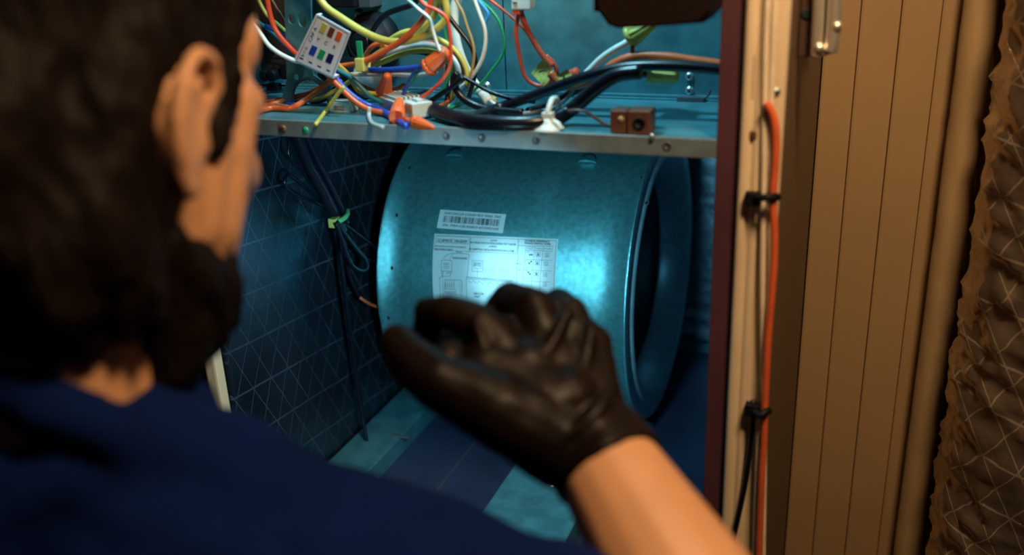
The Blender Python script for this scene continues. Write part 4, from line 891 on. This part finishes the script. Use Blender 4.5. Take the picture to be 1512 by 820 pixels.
def ztie(label, a, b_, c_):
    t = thing('zip_tie', label, 'cable tie', at(*a, 1, -.018)); t['group'] = 'black ties on the jamb'
    q = at(*a, 1, -.016); MB().box(q+Vector((-.006, -.004, -.005)), q+Vector((.006, .004, .005)), .0012).build('head', BLACK, t)
    MB().tube([q, at(*b_, 1, -.026), at(*c_, 1, -.020), at(c_[0]+2, c_[1]+2, 1, -.008)], .0028, 8).build('band', BLACK, t, True)
ztie('black zip tie on the jamb at mid height, upper of the two', (1112, 293), (1128, 292), (1146, 290))
ztie('black zip tie low on the jamb where the black cable starts', (1111, 604), (1122, 614), (1133, 606))
p = at(1109, 112, 1, -.006); MB().box(p+Vector((-.0016, -.003, -.018)), p+Vector((.0022, .002, .016)), .0012).build('slot_latch', TERM, CAB)
p = at(1112, 200, 1, -.009); MB().lathe(p, (0, -1, 0), [(0, .004), (.001, .0036), (.0012, .002)], 12).build('hole', TERM, CAB, True)
p = at(1146, 136, 1, -.003); screw(p, (.3, -1, 0), .0035)
# dark box on the cabinet side and the chrome handle
xb = .0565
a = at(1196, 84, 1, .09)
sb = thing('switch_box', 'brown steel box on the cabinet side beside the chrome handle', 'box', Vector((.07*S, .09*S, a.z)))
MB().box((.0565*S, .085*S, a.z), (a.x, .20*S, a.z+.30), .002).build('case', mat('brown_steel', (.085, .045, .03), .5, .2, var=.2, vscale=12), sb)
q = at(1192, 21, 1, .085); MB().lathe(q, (0, -1, 0), [(0, .0046), (.0006, .0046), (.0008, .003)], 14).build('knockout', INK, sb, True)
ch = thing('chrome_handle', 'chrome U-shaped handle with two bars at the top right of the jamb', 'handle', at(1220, 85, 1, .07))
def hp(px, py): return at(px, py, 1, .075)
MB().tube([hp(1212, -120), hp(1209, 0), hp(1206, 60), hp(1205, 84)], .0046, 10).build('bar', CHROME, ch, True)
MB().tube([hp(1236, -120), hp(1233, 0), hp(1229, 60), hp(1225, 76)], .0056, 10).build('bar', CHROME, ch, True)
q = hp(1221, 40); MB().box((hp(1211, 0).x, .078*S, hp(1220, 76).z), (hp(1231, 0).x, .082*S, hp(1220, -120).z), .0008).build('plate', DARKGALV, ch)
for px, py in ((1210, 70), (1236, 38)): MB().ball(hp(px, py)+Vector((0, -.003, 0)), .0042).build('stud', CHROME, ch, True)
MB().tube([hp(1205, 82), hp(1210, 78), hp(1218, 77), hp(1226, 74)], .0030, 8).build('cross_bar', CHROME, ch, True)
# wrapped pipe and the big foil-jacketed duct
pc = at(1396, 400, 1, .393); pr_ = .0185*S
def wrapcol(name, label, cat, cx, cy2, r, m, amp, fr, nz, na, z0, z1, drift):
    vs = []; fs = []
    for j in range(nz+1):
        z = z0+(z1-z0)*j/nz
        for i in range(na):
            a = 2*math.pi*i/na; d = Vector((math.cos(a), math.sin(a), 0))
            q = Vector((d.x*r*fr, d.y*r*fr, z*fr*drift))
            n1 = 1-abs(noise.noise(q+Vector((0, 0, d.x*2.5))))*2; n2 = noise.fractal(q*2.3, .8, 2.2, 3)
            vs.append(Vector((cx, cy2, z))+d*(r+amp*(.75*max(0, n1)**2+.5*n2)))
    for j in range(nz):
        for i in range(na): fs.append((j*na+i, j*na+(i+1) % na, (j+1)*na+(i+1) % na, (j+1)*na+i))
    fs.append(tuple(reversed(range(na)))); fs.append(tuple(nz*na+i for i in range(na)))
    return mk(name, vs, fs, m, None, True, label=label, cat=cat)
wrapcol('wrapped_pipe', 'narrow tan wrapped pipe standing between the wall panels and the foil duct', 'pipe', pc.x, pc.y, pr_, WRAP, .0006, 16, 160, 40, ZF*S, 1.2, 1.6)
dr = .135*S; dl = at(1432, 400, 1, .30)
duct = wrapcol('foil_duct', 'large insulated duct in crinkled foil jacket at the right edge', 'duct', dl.x+dr, dl.y, dr, FOILD, .0080, 12, 420, 200, ZF*S, 1.2, 2.4)
#NEXT
